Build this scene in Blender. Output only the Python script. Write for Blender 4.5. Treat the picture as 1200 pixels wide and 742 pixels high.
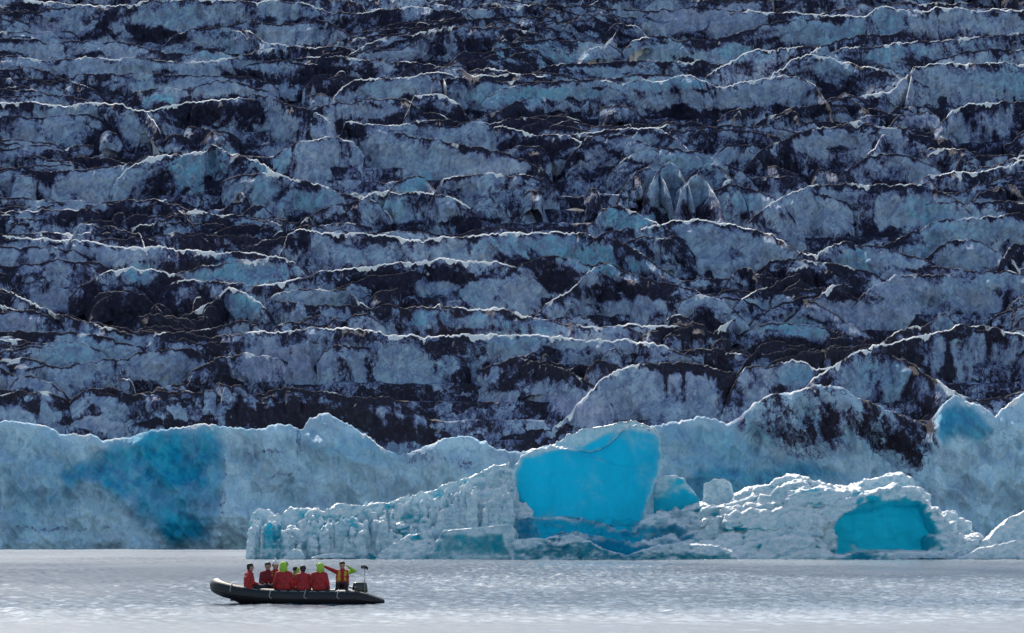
import bpy, math, random
import numpy as np
from mathutils import Vector, Matrix

random.seed(7); rng = np.random.default_rng(7)
scene = bpy.context.scene
for o in list(bpy.data.objects): bpy.data.objects.remove(o)
col = scene.collection

# ------------------------------------------------------------------ camera
FPX = 4080.0; CX, CY = 600.0, 371.0; HOR = 612.0
CAMZ = 2.82
TH = math.atan((HOR-CY)/FPX)
cd = bpy.data.cameras.new('camera'); cam = bpy.data.objects.new('camera', cd); col.objects.link(cam)
cam.location = (0, 0, CAMZ); cam.rotation_euler = (math.pi/2+TH, 0, 0)
cd.sensor_width = 36; cd.lens = 36*FPX/1200; cd.clip_end = 6000; cd.clip_start = 1
scene.camera = cam
# ------------------------------------------------------------------ light
SUN_EL, SUN_AZ = 40.0, -14.0          # azimuth measured from +Y (behind the glacier), negative = left
w = bpy.data.worlds.new('World'); scene.world = w; w.use_nodes = True
nt = w.node_tree; bg = nt.nodes['Background']
sky = nt.nodes.new('ShaderNodeTexSky'); sky.sky_type = 'NISHITA'; sky.sun_disc = False
sky.sun_elevation = math.radians(SUN_EL); sky.sun_rotation = math.radians(SUN_AZ)
sky.air_density = 1.4; sky.dust_density = 0.6; sky.ozone_density = 1.5
nt.links.new(sky.outputs[0], bg.inputs[0]); bg.inputs[1].default_value = 0.11
sd = bpy.data.lights.new('sun', 'SUN'); sd.energy = 4.2; sd.angle = math.radians(0.5); sd.color = (1, .93, .83)
so = bpy.data.objects.new('sun', sd); col.objects.link(so)
e, a = math.radians(SUN_EL), math.radians(SUN_AZ)
sdir = Vector((math.sin(a)*math.cos(e), math.cos(a)*math.cos(e), math.sin(e)))
so.rotation_euler = sdir.to_track_quat('Z', 'Y').to_euler(); so.location = sdir*300
vs = scene.view_settings; vs.view_transform = 'Standard'; vs.look = 'None'; vs.gamma = 1; vs.exposure = 0.60
vs.use_curve_mapping = False
scene.cycles.max_bounces = 5; scene.cycles.transmission_bounces = 4; scene.cycles.diffuse_bounces = 3; scene.cycles.glossy_bounces = 2

# ------------------------------------------------------------------ helpers
def ray(px, py):
    u = (np.asarray(px, float)-CX)/FPX; v = (CY-np.asarray(py, float))/FPX
    dy = math.cos(TH)-v*math.sin(TH); dz = math.sin(TH)+v*math.cos(TH)
    return u/dy, dz/dy
def at(px, py, y):
    rx, rz = ray(px, py); return rx*y, y, CAMZ+rz*y
GS, GY, GZ = 0.45, 372.0, 13.0
def on_slope(px, py):
    rx, rz = ray(px, py)
    y = (CAMZ-GZ+GS*GY)/(GS-rz)
    return rx*y, y, CAMZ+rz*y
def to_px(x, y, z):
    d = z-CAMZ; c, s = math.cos(TH), math.sin(TH)
    t = y*c+d*s; v = -y*s+d*c
    return CX+FPX*x/t, CY-FPX*v/t

def _h(i, j, k, seed):
    n = (i*374761393+j*668265263+k*1274126177+seed*974634777) & 0xFFFFFFFF
    n = ((n ^ (n >> 13))*1274126177) & 0xFFFFFFFF
    n = ((n ^ (n >> 16))*2246822519) & 0xFFFFFFFF
    return ((n ^ (n >> 13)) & 0xFFFFFF)/float(0xFFFFFF)*2-1
def vnoise(x, y, z, seed=0):
    x, y, z = np.broadcast_arrays(np.asarray(x, float), np.asarray(y, float), np.asarray(z, float))
    xi, yi, zi = [np.floor(q).astype(np.int64) for q in (x, y, z)]
    f = [q-qi for q, qi in ((x, xi), (y, yi), (z, zi))]
    u, v, t = [q*q*(3-2*q) for q in f]
    r = 0
    for a_ in (0, 1):
        for b_ in (0, 1):
            for c_ in (0, 1):
                wgt = (u if a_ else 1-u)*(v if b_ else 1-v)*(t if c_ else 1-t)
                r = r+wgt*_h(xi+a_, yi+b_, zi+c_, seed)
    return r
def fbm(x, y, z, oct=4, seed=0, gain=.5):
    s, a_, n = 0, 1, 0
    for i in range(oct):
        s = s+a_*vnoise(x*2**i, y*2**i, z*2**i, seed+i*17); n += a_; a_ *= gain
    return s/n*1.5
def ridged(x, y, z, oct=4, seed=0):
    s, a_, n = 0, 1, 0
    for i in range(oct):
        s = s+a_*(1-2*np.abs(vnoise(x*2**i, y*2**i, z*2**i, seed+i*17))); n += a_; a_ *= .5
    return s/n
def sstep(a_, b_, x):
    t = np.clip((x-a_)/(b_-a_), 0, 1); return t*t*(3-2*t)

def mesh_np(name, V, F, smooth=True, attrs=None):
    me = bpy.data.meshes.new(name)
    V = np.asarray(V, np.float32); F = np.asarray(F, np.int32)
    me.vertices.add(len(V)); me.vertices.foreach_set('co', V.ravel())
    k = F.shape[1]
    me.loops.add(F.size); me.loops.foreach_set('vertex_index', F.ravel())
    me.polygons.add(len(F)); me.polygons.foreach_set('loop_start', np.arange(0, F.size, k, dtype=np.int32))
    me.polygons.foreach_set('loop_total', np.full(len(F), k, np.int32))
    me.polygons.foreach_set('use_smooth', np.full(len(F), smooth))
    me.update(calc_edges=True)
    for n, arr in (attrs or {}).items():
        at_ = me.attributes.new(n, 'FLOAT', 'POINT'); at_.data.foreach_set('value', np.asarray(arr, np.float32).ravel())
    return me
def link(name, me, mat, parent=None):
    o = bpy.data.objects.new(name, me); col.objects.link(o)
    if mat: me.materials.clear(); me.materials.append(mat)
    if parent: o.parent = parent
    return o
def tag(o, label=None, cat=None, group=None, kind=None):
    for k, v in (('label', label), ('category', cat), ('group', group), ('kind', kind)):
        if v: o[k] = v
    return o
def gridfaces(nr, nc):
    i = np.arange(nr-1)[:, None]*nc+np.arange(nc-1)[None, :]
    return np.stack([i, i+1, i+1+nc, i+nc], -1).reshape(-1, 4)

# ------------------------------------------------------------------ materials
class NB:
    def __init__(s, name):
        s.m = bpy.data.materials.new(name); s.m.use_nodes = True; s.t = s.m.node_tree; s.t.nodes.clear()
        s.out = s.n('ShaderNodeOutputMaterial')
    def n(s, typ, **kw):
        nd = s.t.nodes.new(typ)
        for k, v in kw.items(): setattr(nd, k, v)
        return nd
    def set(s, sock, v):
        if isinstance(v, bpy.types.NodeSocket): s.t.links.new(v, sock)
        elif isinstance(v, (tuple, list)) and len(v) == 3 and len(sock.default_value) == 4: sock.default_value = (*v, 1)
        else: sock.default_value = v
    def math(s, op, a_, b_=0, c_=None):
        nd = s.n('ShaderNodeMath', operation=op); s.set(nd.inputs[0], a_); s.set(nd.inputs[1], b_)
        if c_ is not None: s.set(nd.inputs[2], c_)
        return nd.outputs[0]
    def attr(s, name): return s.n('ShaderNodeAttribute', attribute_name=name).outputs['Fac']
    def noise(s, scale, detail=4, rough=.55, stretch=(1, 1, 1), dist=0):
        tc = s.n('ShaderNodeTexCoord'); mp = s.n('ShaderNodeMapping'); mp.inputs['Scale'].default_value = stretch
        s.t.links.new(tc.outputs['Object'], mp.inputs[0]); nd = s.n('ShaderNodeTexNoise')
        s.t.links.new(mp.outputs[0], nd.inputs['Vector'])
        nd.inputs['Scale'].default_value = scale; nd.inputs['Detail'].default_value = detail
        nd.inputs['Roughness'].default_value = rough; nd.inputs['Distortion'].default_value = dist
        return nd.outputs['Fac']
    def noise_rot(s, scale, detail, rough, stretch, ang):
        tc = s.n('ShaderNodeTexCoord'); m0 = s.n('ShaderNodeMapping'); m0.inputs['Rotation'].default_value = (0, ang, 0)
        s.t.links.new(tc.outputs['Object'], m0.inputs[0]); mp = s.n('ShaderNodeMapping'); mp.inputs['Scale'].default_value = stretch
        s.t.links.new(m0.outputs[0], mp.inputs[0]); nd = s.n('ShaderNodeTexNoise'); s.t.links.new(mp.outputs[0], nd.inputs['Vector'])
        nd.inputs['Scale'].default_value = scale; nd.inputs['Detail'].default_value = detail; nd.inputs['Roughness'].default_value = rough
        return nd.outputs['Fac']
    def mapr(s, v, a_, b_, c_=0, d_=1):
        nd = s.n('ShaderNodeMapRange', interpolation_type='SMOOTHSTEP'); s.set(nd.inputs[0], v)
        for i, q in enumerate((a_, b_, c_, d_)): nd.inputs[i+1].default_value = q
        return nd.outputs[0]
    def mix(s, f, a_, b_):
        nd = s.n('ShaderNodeMix', data_type='RGBA'); s.set(nd.inputs[0], f); s.set(nd.inputs[6], a_); s.set(nd.inputs[7], b_)
        return nd.outputs[2]
    def bump(s, h, strength, dist):
        nd = s.n('ShaderNodeBump'); s.set(nd.inputs['Height'], h); nd.inputs['Strength'].default_value = strength
        nd.inputs['Distance'].default_value = dist; return nd.outputs[0]
    def bsdf(s, **kw):
        nd = s.n('ShaderNodeBsdfPrincipled')
        for k, v in kw.items(): s.set(nd.inputs[k.replace('_', ' ')], v)
        return nd.outputs[0]
    def done(s, sh): s.t.links.new(sh, s.out.inputs[0]); return s.m

def glacier_mat():
    b = NB('glacier_ice')
    fine = b.math('MULTIPLY', b.math('SUBTRACT', b.noise(2.2, 5, .7, (1, 1, .55)), .5), 2.3)
    fine2 = b.math('MULTIPLY', b.math('SUBTRACT', b.noise(6.5, 4, .7, (1, 1, .35)), .5), 1.3)
    # broken facets: two sizes of irregular cells, each with its own load of grit, dark seams between them
    tc = b.n('ShaderNodeTexCoord'); dn = b.n('ShaderNodeTexNoise'); dn.inputs['Scale'].default_value = .55; dn.inputs['Detail'].default_value = 5
    b.t.links.new(tc.outputs['Object'], dn.inputs['Vector'])
    def vadd(p_, q_, sc):
        m1 = b.n('ShaderNodeVectorMath', operation='SCALE'); b.t.links.new(q_, m1.inputs[0]); m1.inputs['Scale'].default_value = sc
        m2 = b.n('ShaderNodeVectorMath', operation='ADD'); b.t.links.new(p_, m2.inputs[0]); b.t.links.new(m1.outputs[0], m2.inputs[1]); return m2.outputs[0]
    wv = vadd(tc.outputs['Object'], dn.outputs['Color'], 3.6)
    def cells(scale, st, lw):
        mp = b.n('ShaderNodeMapping'); mp.inputs['Scale'].default_value = st; mp.inputs['Rotation'].default_value = (0, .25, 0); b.t.links.new(wv, mp.inputs[0])
        v1 = b.n('ShaderNodeTexVoronoi', feature='F1'); v2 = b.n('ShaderNodeTexVoronoi', feature='DISTANCE_TO_EDGE')
        for v_ in (v1, v2): v_.inputs['Scale'].default_value = scale; b.t.links.new(mp.outputs[0], v_.inputs['Vector'])
        sp = b.n('ShaderNodeSeparateColor'); b.t.links.new(v1.outputs['Color'], sp.inputs[0])
        return sp.outputs[0], sp.outputs[1], b.mapr(v2.outputs['Distance'], lw, 0), v1.outputs['Distance']
    r1, g1, e1, h1 = cells(.42, (.8, .35, 1.7), .045)
    r2, g2, e2, h2 = cells(1.3, (1.1, .5, 1.0), .06)
    facet = b.math('ADD', b.math('MULTIPLY', b.math('SUBTRACT', r1, .5), .75), b.math('MULTIPLY', b.math('SUBTRACT', r2, .5), .40))
    seam = b.math('ADD', b.math('MULTIPLY', e1, .5), b.math('MULTIPLY', e2, .22))
    cellamt = b.attr('cell')
    facet = b.math('MULTIPLY', b.math('ADD', facet, seam), cellamt)
    d = b.math('ADD', b.math('ADD', b.attr('dirt'), fine), b.math('ADD', fine2, facet))
    mask = b.mapr(d, .34, .92)
    tint = b.attr('tint')
    c = b.mix(b.mapr(tint, 0, 1), (.44, .56, .68), (.20, .54, .68))
    c = b.mix(b.mapr(b.math('MULTIPLY', tint, -1), 0, 1), c, (.48, .47, .65))
    c = b.mix(b.mapr(b.noise(.8, 5, .7, (1, 1, .5)), .38, .66), c, (.22, .28, .42))
    c = b.mix(b.mapr(b.noise(1.7, 4, .7, (1, 1, .6)), .56, .72), c, (.58, .66, .72))
    c = b.mix(b.math('MULTIPLY', b.math('MULTIPLY', g1, g2), .75), c, (.20, .27, .42))
    st1 = b.noise_rot(1.6, 4, .65, (.45, .4, 1.6), .62); st2 = b.noise_rot(1.6, 4, .65, (.45, .4, 1.6), -.75)
    c = b.mix(b.mapr(st1, .52, .66, 0, .7), c, (.13, .18, .34)); c = b.mix(b.mapr(st2, .55, .68, 0, .6), c, (.52, .60, .70))
    pal = b.attr('pale')
    c = b.mix(b.math('MULTIPLY', pal, b.math('ADD', b.math('MULTIPLY', r1, .45), b.math('ADD', b.math('MULTIPLY', r2, .25), .60))), c, (.62, .86, .98))
    c = b.mix(b.math('MULTIPLY', pal, b.math('ADD', b.math('MULTIPLY', e1, .32), b.math('MULTIPLY', e2, .12))), c, (.10, .20, .36))
    c = b.mix(b.attr('deep'), c, b.mix(b.mapr(b.noise_rot(.8, 4, .6, (.5, .4, 1.3), -.75), .25, .75), (.0, .27, .52), (.04, .52, .72)))
    soot = b.mix(b.noise(.5, 3), (.009, .012, .036), (.024, .021, .042))
    gp = b.n('ShaderNodeNewGeometry'); gz = b.n('ShaderNodeSeparateXYZ'); b.t.links.new(gp.outputs['Position'], gz.inputs[0])
    soot = b.mix(b.mapr(b.math('ADD', gz.outputs['Z'], b.math('MULTIPLY', b.noise(.08, 2), 20)), 24, 50), (.026, .022, .036), soot)
    soot = b.mix(b.mapr(b.noise(2.0, 4, .75, (1, 1, .6)), .47, .72), soot, (.05, .055, .09))
    c = b.mix(b.math('MULTIPLY', b.mapr(d, .10, .62), .80), c, (.11, .115, .25))
    c = b.mix(b.mapr(d, .50, .98), c, soot)
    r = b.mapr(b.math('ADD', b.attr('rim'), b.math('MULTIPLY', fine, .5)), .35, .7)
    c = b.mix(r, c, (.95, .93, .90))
    h = b.math('ADD', b.noise(1.5, 5, .7, (1, 1, .7)), b.math('MULTIPLY', b.noise(.5, 2), .9))
    return b.done(b.bsdf(Base_Color=c, Roughness=.75, Specular_IOR_Level=.15, Normal=b.bump(h, .9, .6)))
def berg_mat(name, blue=(.0, .40, .62), glow=.45, spread=(.30, .70)):
    b = NB(name)
    geo = b.n('ShaderNodeNewGeometry'); sx = b.n('ShaderNodeSeparateXYZ'); b.t.links.new(geo.outputs['Normal'], sx.inputs[0])
    bl = b.attr('blue')
    v = b.math('SUBTRACT', b.math('ADD', bl, b.math('MULTIPLY', b.math('SUBTRACT', b.noise(1.1, 5, .6), .5), .7)),
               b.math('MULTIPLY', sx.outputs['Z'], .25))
    m = b.mapr(v, *spread)
    n2 = b.noise(.7, 6, .65, (1.6, 1, .7), .6)
    bc = b.mix(b.mapr(n2, .3, .7), blue, tuple(q*.55 for q in blue))
    wc = b.mix(b.mapr(b.noise(2.2, 5, .7), .35, .7), (.72, .84, .90), (.38, .60, .72))
    wc = b.mix(b.mapr(b.noise(1.7, 6, .7, (1, 1, 1.6)), .56, .70), wc, (.20, .32, .46))
    wc = b.mix(b.mapr(b.math('ADD', sx.outputs['Z'], b.math('MULTIPLY', b.math('SUBTRACT', b.noise(3.0, 4), .5), .8)), .20, .70), wc, (.93, .93, .92))  # upward faces whitened: frost, with lit-top highlights painted into the colour
    c = b.mix(m, wc, bc)
    nb = b.bump(b.math('ADD', b.noise(2.5, 6, .65), b.math('MULTIPLY', b.noise(.55, 2), 1.6)), .6, .5)
    p = b.bsdf(Base_Color=c, Roughness=.35, Specular_IOR_Level=.4, Normal=nb)
    t = b.n('ShaderNodeBsdfTranslucent'); b.set(t.inputs[0], b.mix(m, (.55, .80, .90), (.02, .62, .84)))
    mx = b.n('ShaderNodeMixShader'); b.set(mx.inputs[0], b.math('MULTIPLY', b.math('ADD', b.math('MULTIPLY', m, .76), .24), glow))
    b.t.links.new(p, mx.inputs[1]); b.t.links.new(t.outputs[0], mx.inputs[2])
    return b.done(mx.outputs[0])
def water_mat():
    b = NB('lagoon_water')
    n = b.noise(4.0, 6, .7, (1, .45, 1))
    p = b.bsdf(Base_Color=b.mix(b.attr('sky_sheen'), (.10, .13, .17), (.40, .41, .42)), Roughness=.20, IOR=1.33, Normal=b.bump(n, .40, .05))
    return b.done(p)
def plain(name, c, rough=.6, var=.25, scale=8, metal=0, spec=.5):
    b = NB(name); n = b.noise(scale, 4)
    cc = b.mix(b.mapr(n, .3, .7), c, tuple(q*(1-var) for q in c))
    return b.done(b.bsdf(Base_Color=cc, Roughness=rough, Metallic=metal, Specular_IOR_Level=spec, Normal=b.bump(n, .3, .01)))
M_gl = glacier_mat(); M_water = water_mat()

# ------------------------------------------------------------------ water: one sheet to the horizon
def make_water():
    def coords(fine, lo, hi):
        out, s = [], 2.0
        v = fine[0]
        left = []
        while v > lo: v -= s; s *= 1.35; left.append(v)
        v = fine[-1]; s = 2.0; right = []
        while v < hi: v += s; s *= 1.35; right.append(v)
        return np.array(left[::-1]+list(fine)+right)
    xs = coords(np.arange(-56, 56, .14), -2500, 2500)
    yf = [72.0]
    while yf[-1] < 374: yf.append(yf[-1]+.13*(yf[-1]/90)**1.15)
    ys = coords(np.array(yf), -800, 4000)
    X, Y = np.meshgrid(xs, ys)
    amp = .050*(1+.9*fbm(X*.05, Y*.018, 3, 3, 5))
    # calmer water in the near foreground and close under the ice
    calm = sstep(92, 108, Y+4*fbm(X*.04, Y*.05, 1, 3, 8))*(1-.75*sstep(235, 300, Y))
    amp = np.clip(amp, .004, 1)*(.30+.9*calm)
    Z = amp*.85*(fbm(X*2.3, Y*1.1, 0, 4, 11, .65)+.7*ridged(X*3.0, Y*1.3, 4, 2, 13)+.5*fbm(X*.7, Y*.5, 9, 2, 12))
    Z += .02*fbm(X*.25, Y*.2, 7, 2, 19)
    fade = sstep(70, 58, np.abs(X))*sstep(60, 76, Y)*sstep(400, 374, Y)
    Z = (Z*fade)
    V = np.stack([X, Y, Z], -1).reshape(-1, 3)
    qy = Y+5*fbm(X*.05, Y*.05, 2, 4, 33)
    sky_sheen = np.clip(np.maximum(sstep(121, 101, qy), .75*sstep(215, 275, Y+12*fbm(X*.03, Y*.03, 2, 3, 34)))+.10+.30*fbm(X*.10, Y*.06, 4, 4, 35), 0, 1)  # paler bands paint bright sky reflection into the water colour
    o = link('water', mesh_np('water', V, gridfaces(*X.shape), attrs=dict(sky_sheen=sky_sheen)), M_water)
    tag(o, kind='structure')
make_water()

# ------------------------------------------------------------------ glacier
# crest lines read off the photograph: (rim brightness, dark band, face depth m, [points])
CR = [
(1,.2,8,[(-60,0),(0,-3),(40,0),(70,2),(92,6),(122,7),(150,5),(172,1),(195,-4)]),
(.6,.2,8,[(160,3),(230,0),(300,2),(355,3),(375,9),(390,14),(410,16),(440,13),(465,10),(485,8),(500,10),(515,12),(555,10),(600,9),(640,4)]),
(.1,.5,8,[(-60,47),(0,46),(30,45),(50,48),(63,52),(85,47),(120,49),(155,50),(175,58),(200,61),(225,62),(245,57),(268,59)]),
(.5,.1,8,[(-60,64),(0,66),(15,65),(30,68),(50,70),(75,69),(100,67),(130,69),(150,67),(175,68),(200,72),(230,74),(250,71),(270,68),(300,62),(320,55)]),
(.0,.5,8,[(60,96),(85,90),(95,86),(120,87),(150,87),(175,86),(200,88),(230,89),(265,89),(300,88)]),
(.1,.4,6,[(-60,80),(0,80),(20,80),(40,78),(60,86),(85,97),(105,102)]),
(.1,.5,7,[(165,103),(200,103),(225,105),(235,99),(250,95),(268,94),(285,99),(310,103)]),
(1,.5,9,[(-60,119),(0,121),(20,120),(40,120),(60,123),(78,125),(92,122),(110,120),(125,122),(145,122),(160,129),(175,131),(190,127),(210,121),(225,118),(250,117),(275,114),(295,112)]),
(.9,.2,3,[(160,130),(172,132),(180,142),(188,153)]),
(.0,.4,8,[(215,35),(270,30),(290,22),(300,25),(330,27),(365,26),(372,22),(385,24),(402,36)]),
(.5,.5,6,[(296,40),(310,50),(335,53),(350,53),(370,55),(395,53),(420,59)]),
(.7,.3,4,[(415,60),(430,50),(445,45),(465,42),(485,40),(505,34)]),
(.1,.3,4,[(412,66),(440,58),(470,57),(485,48),(498,38)]),
(.6,.6,7,[(350,64),(375,66),(405,67),(420,70),(450,72),(475,71),(505,74)]),
(.8,.3,7,[(405,100),(415,95),(430,91),(445,90),(470,91),(490,88),(500,85),(520,85),(535,88)]),
(.7,.4,7,[(515,77),(540,80),(555,88),(580,88),(605,84)]),
(.5,.4,8,[(505,36),(525,31),(545,30),(560,32),(590,33),(625,36)]),
(.4,.4,7,[(365,124),(385,122),(395,119),(413,122),(430,115),(455,116),(475,117),(484,122)]),
(.9,.3,6,[(480,125),(486,113),(500,112),(523,113),(532,118)]),
(1,.1,2,[(519,88),(523,100),(523,114)]),
(.2,.3,5,[(540,143),(560,138),(580,131),(605,119),(625,112)]),
(.2,.5,6,[(305,110),(330,118),(360,129),(370,128),(390,120)]),
(.6,.5,8,[(345,165),(375,163),(398,158),(405,142),(412,141),(425,146),(460,147),(480,146),(488,142),(500,141),(535,139)]),
(.2,.6,8,[(455,150),(480,160),(510,164),(530,167),(550,170),(570,175),(600,181),(625,190)]),
(.95,.4,8,[(150,196),(175,183),(200,181),(220,180),(240,178),(249,169),(262,175),(280,182),(300,186),(312,193)]),
(.6,.5,8,[(285,200),(300,202),(325,203),(345,210),(365,213),(385,219),(400,226),(420,226),(435,230)]),
(.8,.4,8,[(425,232),(440,224),(455,224),(470,227),(490,226),(520,227),(540,234)]),
(.3,.3,6,[(460,220),(468,210),(480,207),(497,207),(508,220)]),
(.6,.4,7,[(512,222),(520,209),(545,205),(560,204),(575,202),(600,206),(630,205)]),
(.1,.5,6,[(350,258),(370,248),(385,242),(410,238),(430,232)]),
(.3,.4,8,[(-60,198),(0,197),(30,197),(60,201),(95,200),(120,196),(135,193),(150,191),(165,184)]),
(.5,.3,4,[(32,190),(42,181),(55,186),(82,187)]),
(.7,.4,6,[(-60,248),(0,251),(20,253),(40,256),(58,252)]),
(.5,.4,6,[(100,246),(120,236),(130,240),(150,235),(180,233),(195,237),(205,240),(218,252)]),
(.6,.4,6,[(205,250),(230,245),(250,250),(270,251),(300,255),(335,264)]),
(.7,.2,5,[(84,280),(95,262),(105,262),(118,266),(130,264),(150,270),(164,272),(168,284)]),
(1,.2,9,[(-60,272),(0,275),(20,277),(40,278),(60,280),(80,281),(105,281),(125,285),(150,289),(170,291),(185,288),(210,292),(235,294),(270,296),(305,292)]),
(.9,.5,9,[(330,292),(337,273),(345,267),(360,268),(375,272),(400,272),(430,273),(450,274),(465,277),(480,281),(496,284),(503,279),(520,277),(545,276),(560,275),(580,273),(600,272),(620,272),(650,272),(690,273),(705,275)]),
(.1,.6,5,[(695,278),(720,270),(755,266),(765,262),(775,265),(792,272)]),
(.7,.1,4,[(102,328),(125,319),(140,315),(155,314),(175,316),(195,317),(212,321)]),
(.5,.0,5,[(205,318),(235,312),(260,308),(285,305),(310,303),(318,300),(330,303),(345,306)]),
(.9,.5,8,[(285,337),(300,335),(330,330),(355,325),(375,319),(400,316),(425,314),(450,309),(470,305),(485,307),(500,303),(520,302),(530,303),(545,308),(560,306),(610,310)]),
(.5,.3,5,[(205,326),(240,328),(280,331),(312,334)]),
(.7,.4,6,[(-40,322),(0,337),(20,345),(40,355),(60,365),(80,370),(100,375),(120,381),(150,387)]),
(.4,.4,6,[(-60,352),(0,357),(20,362),(40,365),(62,371)]),
(.8,.2,6,[(215,368),(240,357),(250,352),(260,343),(268,336),(275,340),(290,345),(302,352)]),
(.3,.2,5,[(312,350),(325,343),(350,340),(390,339),(405,338),(415,348),(432,358)]),
(.1,.7,7,[(330,350),(345,355),(360,357),(400,358),(430,360),(450,356),(480,358)]),
(.8,.5,7,[(475,357),(510,359),(535,358),(555,360),(575,361),(600,365),(620,370),(650,375),(680,381),(705,382),(730,380),(770,381),(812,379)]),
(.4,.4,6,[(150,387),(165,385),(185,390),(210,388),(240,385),(255,383),(270,378),(285,374),(305,380)]),
(1,.3,9,[(240,393),(300,389),(330,388),(345,386),(365,385),(385,384),(410,384),(430,386),(450,390),(470,394),(500,394),(530,393),(560,391),(600,391),(640,393),(680,397),(710,399),(740,398),(770,405),(790,410),(808,413)]),
(.1,.5,8,[(20,442),(35,430),(50,427),(75,429),(100,424),(125,421),(145,420),(160,413),(175,410),(200,409),(222,407),(235,412)]),
(.7,.3,7,[(225,433),(245,425),(262,418),(275,415),(288,414),(310,411)]),
(.2,.6,6,[(-60,420),(0,430),(20,438),(40,441),(60,447),(80,460)]),
(.2,.6,6,[(80,463),(110,455),(130,454),(150,459),(170,463),(190,465),(215,468),(235,474)]),
(.1,.2,5,[(-60,468),(0,474),(30,478),(50,480),(75,492)]),
(.3,1,7,[(85,505),(100,490),(125,485),(150,482),(180,477),(205,477),(230,478),(260,474),(300,472),(335,471),(370,477),(400,484),(420,490),(450,507)]),
(.1,.8,8,[(315,452),(350,455),(380,458),(400,462),(420,466),(440,466),(455,465),(470,472),(480,480),(495,485),(515,497)]),
(.05,1,5,[(420,508),(440,494),(452,491),(470,499),(480,500),(490,497),(505,500),(525,508),(545,522)]),
(.2,.7,5,[(560,523),(590,512),(620,505),(650,497),(665,487)]),
(1,.4,6,[(640,505),(667,485),(680,470),(695,455),(705,445),(720,435),(735,428)]),
(.4,.9,9,[(725,430),(740,427),(760,424),(790,426),(815,424),(830,428),(850,432),(864,431)]),
(.2,.6,8,[(585,418),(600,418),(630,422),(660,433),(695,447)]),
(.6,.5,5,[(795,414),(820,408),(840,409),(865,413),(890,416)]),
(1,.4,8,[(960,436),(985,424),(1000,415),(1010,409),(1030,403),(1050,400),(1070,395),(1090,390),(1110,384),(1130,381),(1150,380),(1165,384),(1200,392),(1260,395)]),
(.6,.2,7,[(862,445),(872,432),(885,428),(900,428),(912,424),(930,421),(945,425),(957,432),(970,430),(988,424)]),
(.5,.5,6,[(1050,414),(1070,425),(1090,440),(1110,455),(1130,465),(1150,475),(1168,486)]),
(.1,1,5,[(875,420),(890,405),(905,400),(925,403),(960,408),(1000,406),(1030,400)]),
(.3,.2,5,[(785,370),(795,358),(803,350),(820,345),(840,350),(862,362)]),
(1,.2,3,[(862,354),(872,347),(885,341),(900,335),(912,333)]),
(.9,.2,3,[(838,387),(848,379),(862,371)]),
(.05,.6,7,[(712,306),(725,312),(740,320),(760,325),(790,333),(820,342),(850,348),(880,350)]),
(.7,.4,5,[(640,356),(650,350),(665,343),(675,335),(683,325),(695,315),(710,308),(727,313)]),
(.05,.6,6,[(708,276),(725,283),(740,290),(760,303),(780,318),(800,327),(830,327),(865,324)]),
(.1,.4,5,[(598,314),(610,310),(630,303),(650,300),(680,307),(702,314)]),
(.3,.3,4,[(855,326),(863,316),(872,313),(880,316),(888,324),(897,315),(903,318)]),
(.85,.5,8,[(755,265),(790,258),(820,258),(850,262),(880,268),(900,272),(915,280),(930,292),(945,297),(957,300),(968,290),(978,284),(990,283),(1010,284)]),
(.2,.6,6,[(895,310),(905,305),(925,303),(945,304),(960,306),(980,308),(990,311),(1005,316),(1030,318)]),
(.2,.5,6,[(1000,284),(1025,288),(1045,293),(1065,297),(1095,304)]),
(.3,.7,8,[(1030,290),(1050,280),(1065,272),(1080,270),(1090,262),(1110,258),(1140,256),(1155,253),(1180,250),(1240,252)]),
(.1,.6,5,[(1098,290),(1120,280),(1140,282),(1155,285),(1170,293),(1184,302)]),
(.2,1,5,[(1174,304),(1182,290),(1192,286),(1210,288),(1250,292)]),
(.3,.4,6,[(1095,308),(1120,313),(1140,317),(1160,318),(1180,315),(1200,322),(1250,325)]),
(.6,.1,5,[(1022,335),(1045,325),(1060,321),(1075,321),(1095,322),(1118,320)]),
(.9,.3,5,[(944,353),(962,346),(971,337),(980,333)]),
(.2,.3,6,[(945,350),(975,365),(1000,380),(1020,392)]),
(.2,.3,6,[(890,377),(925,378),(955,382),(985,390),(1015,396)]),
(.6,.4,6,[(1045,390),(1060,384),(1085,380),(1100,370),(1108,367),(1118,374)]),
(.6,.3,7,[(590,147),(610,152),(630,158),(665,158),(683,165),(690,158),(702,157)]),
(.2,.4,6,[(685,165),(695,160),(710,157),(730,158),(750,165),(768,174)]),
(.5,.3,5,[(742,160),(750,151),(762,149),(775,152),(790,160),(800,168),(812,177)]),
(.2,.3,6,[(735,182),(755,175),(770,173),(800,174),(825,178),(845,190),(865,196)]),
(.6,.3,4,[(736,213),(745,202),(758,195),(770,197),(776,207)]),
(.5,.3,7,[(765,212),(775,196),(785,190),(795,197),(803,210)]),
(.8,.2,6,[(803,218),(810,206),(820,204),(828,212),(838,228)]),
(.2,.4,5,[(815,198),(830,191),(845,196),(862,214)]),
(.2,.5,7,[(842,219),(855,215),(870,218),(890,222),(910,232)]),
(.5,.3,6,[(692,262),(703,250),(712,244),(725,242),(745,248),(760,255),(775,264)]),
(.4,.4,8,[(590,101),(600,100),(650,95),(700,93),(735,95)]),
(.9,.2,7,[(730,95),(760,94),(780,93),(795,88),(810,89),(825,95),(835,98),(850,101),(870,97),(890,93),(915,88)]),
(.3,.6,6,[(640,76),(690,73),(720,72),(760,71),(800,72),(840,71)]),
(.05,.5,6,[(640,84),(670,92),(705,92),(740,88),(780,84)]),
(1,.1,2,[(706,55),(712,49),(718,43),(725,31)]),
(1,.1,2,[(736,51),(748,47),(762,42)]),
(.9,.1,2,[(682,61),(700,56),(708,53)]),
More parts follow.
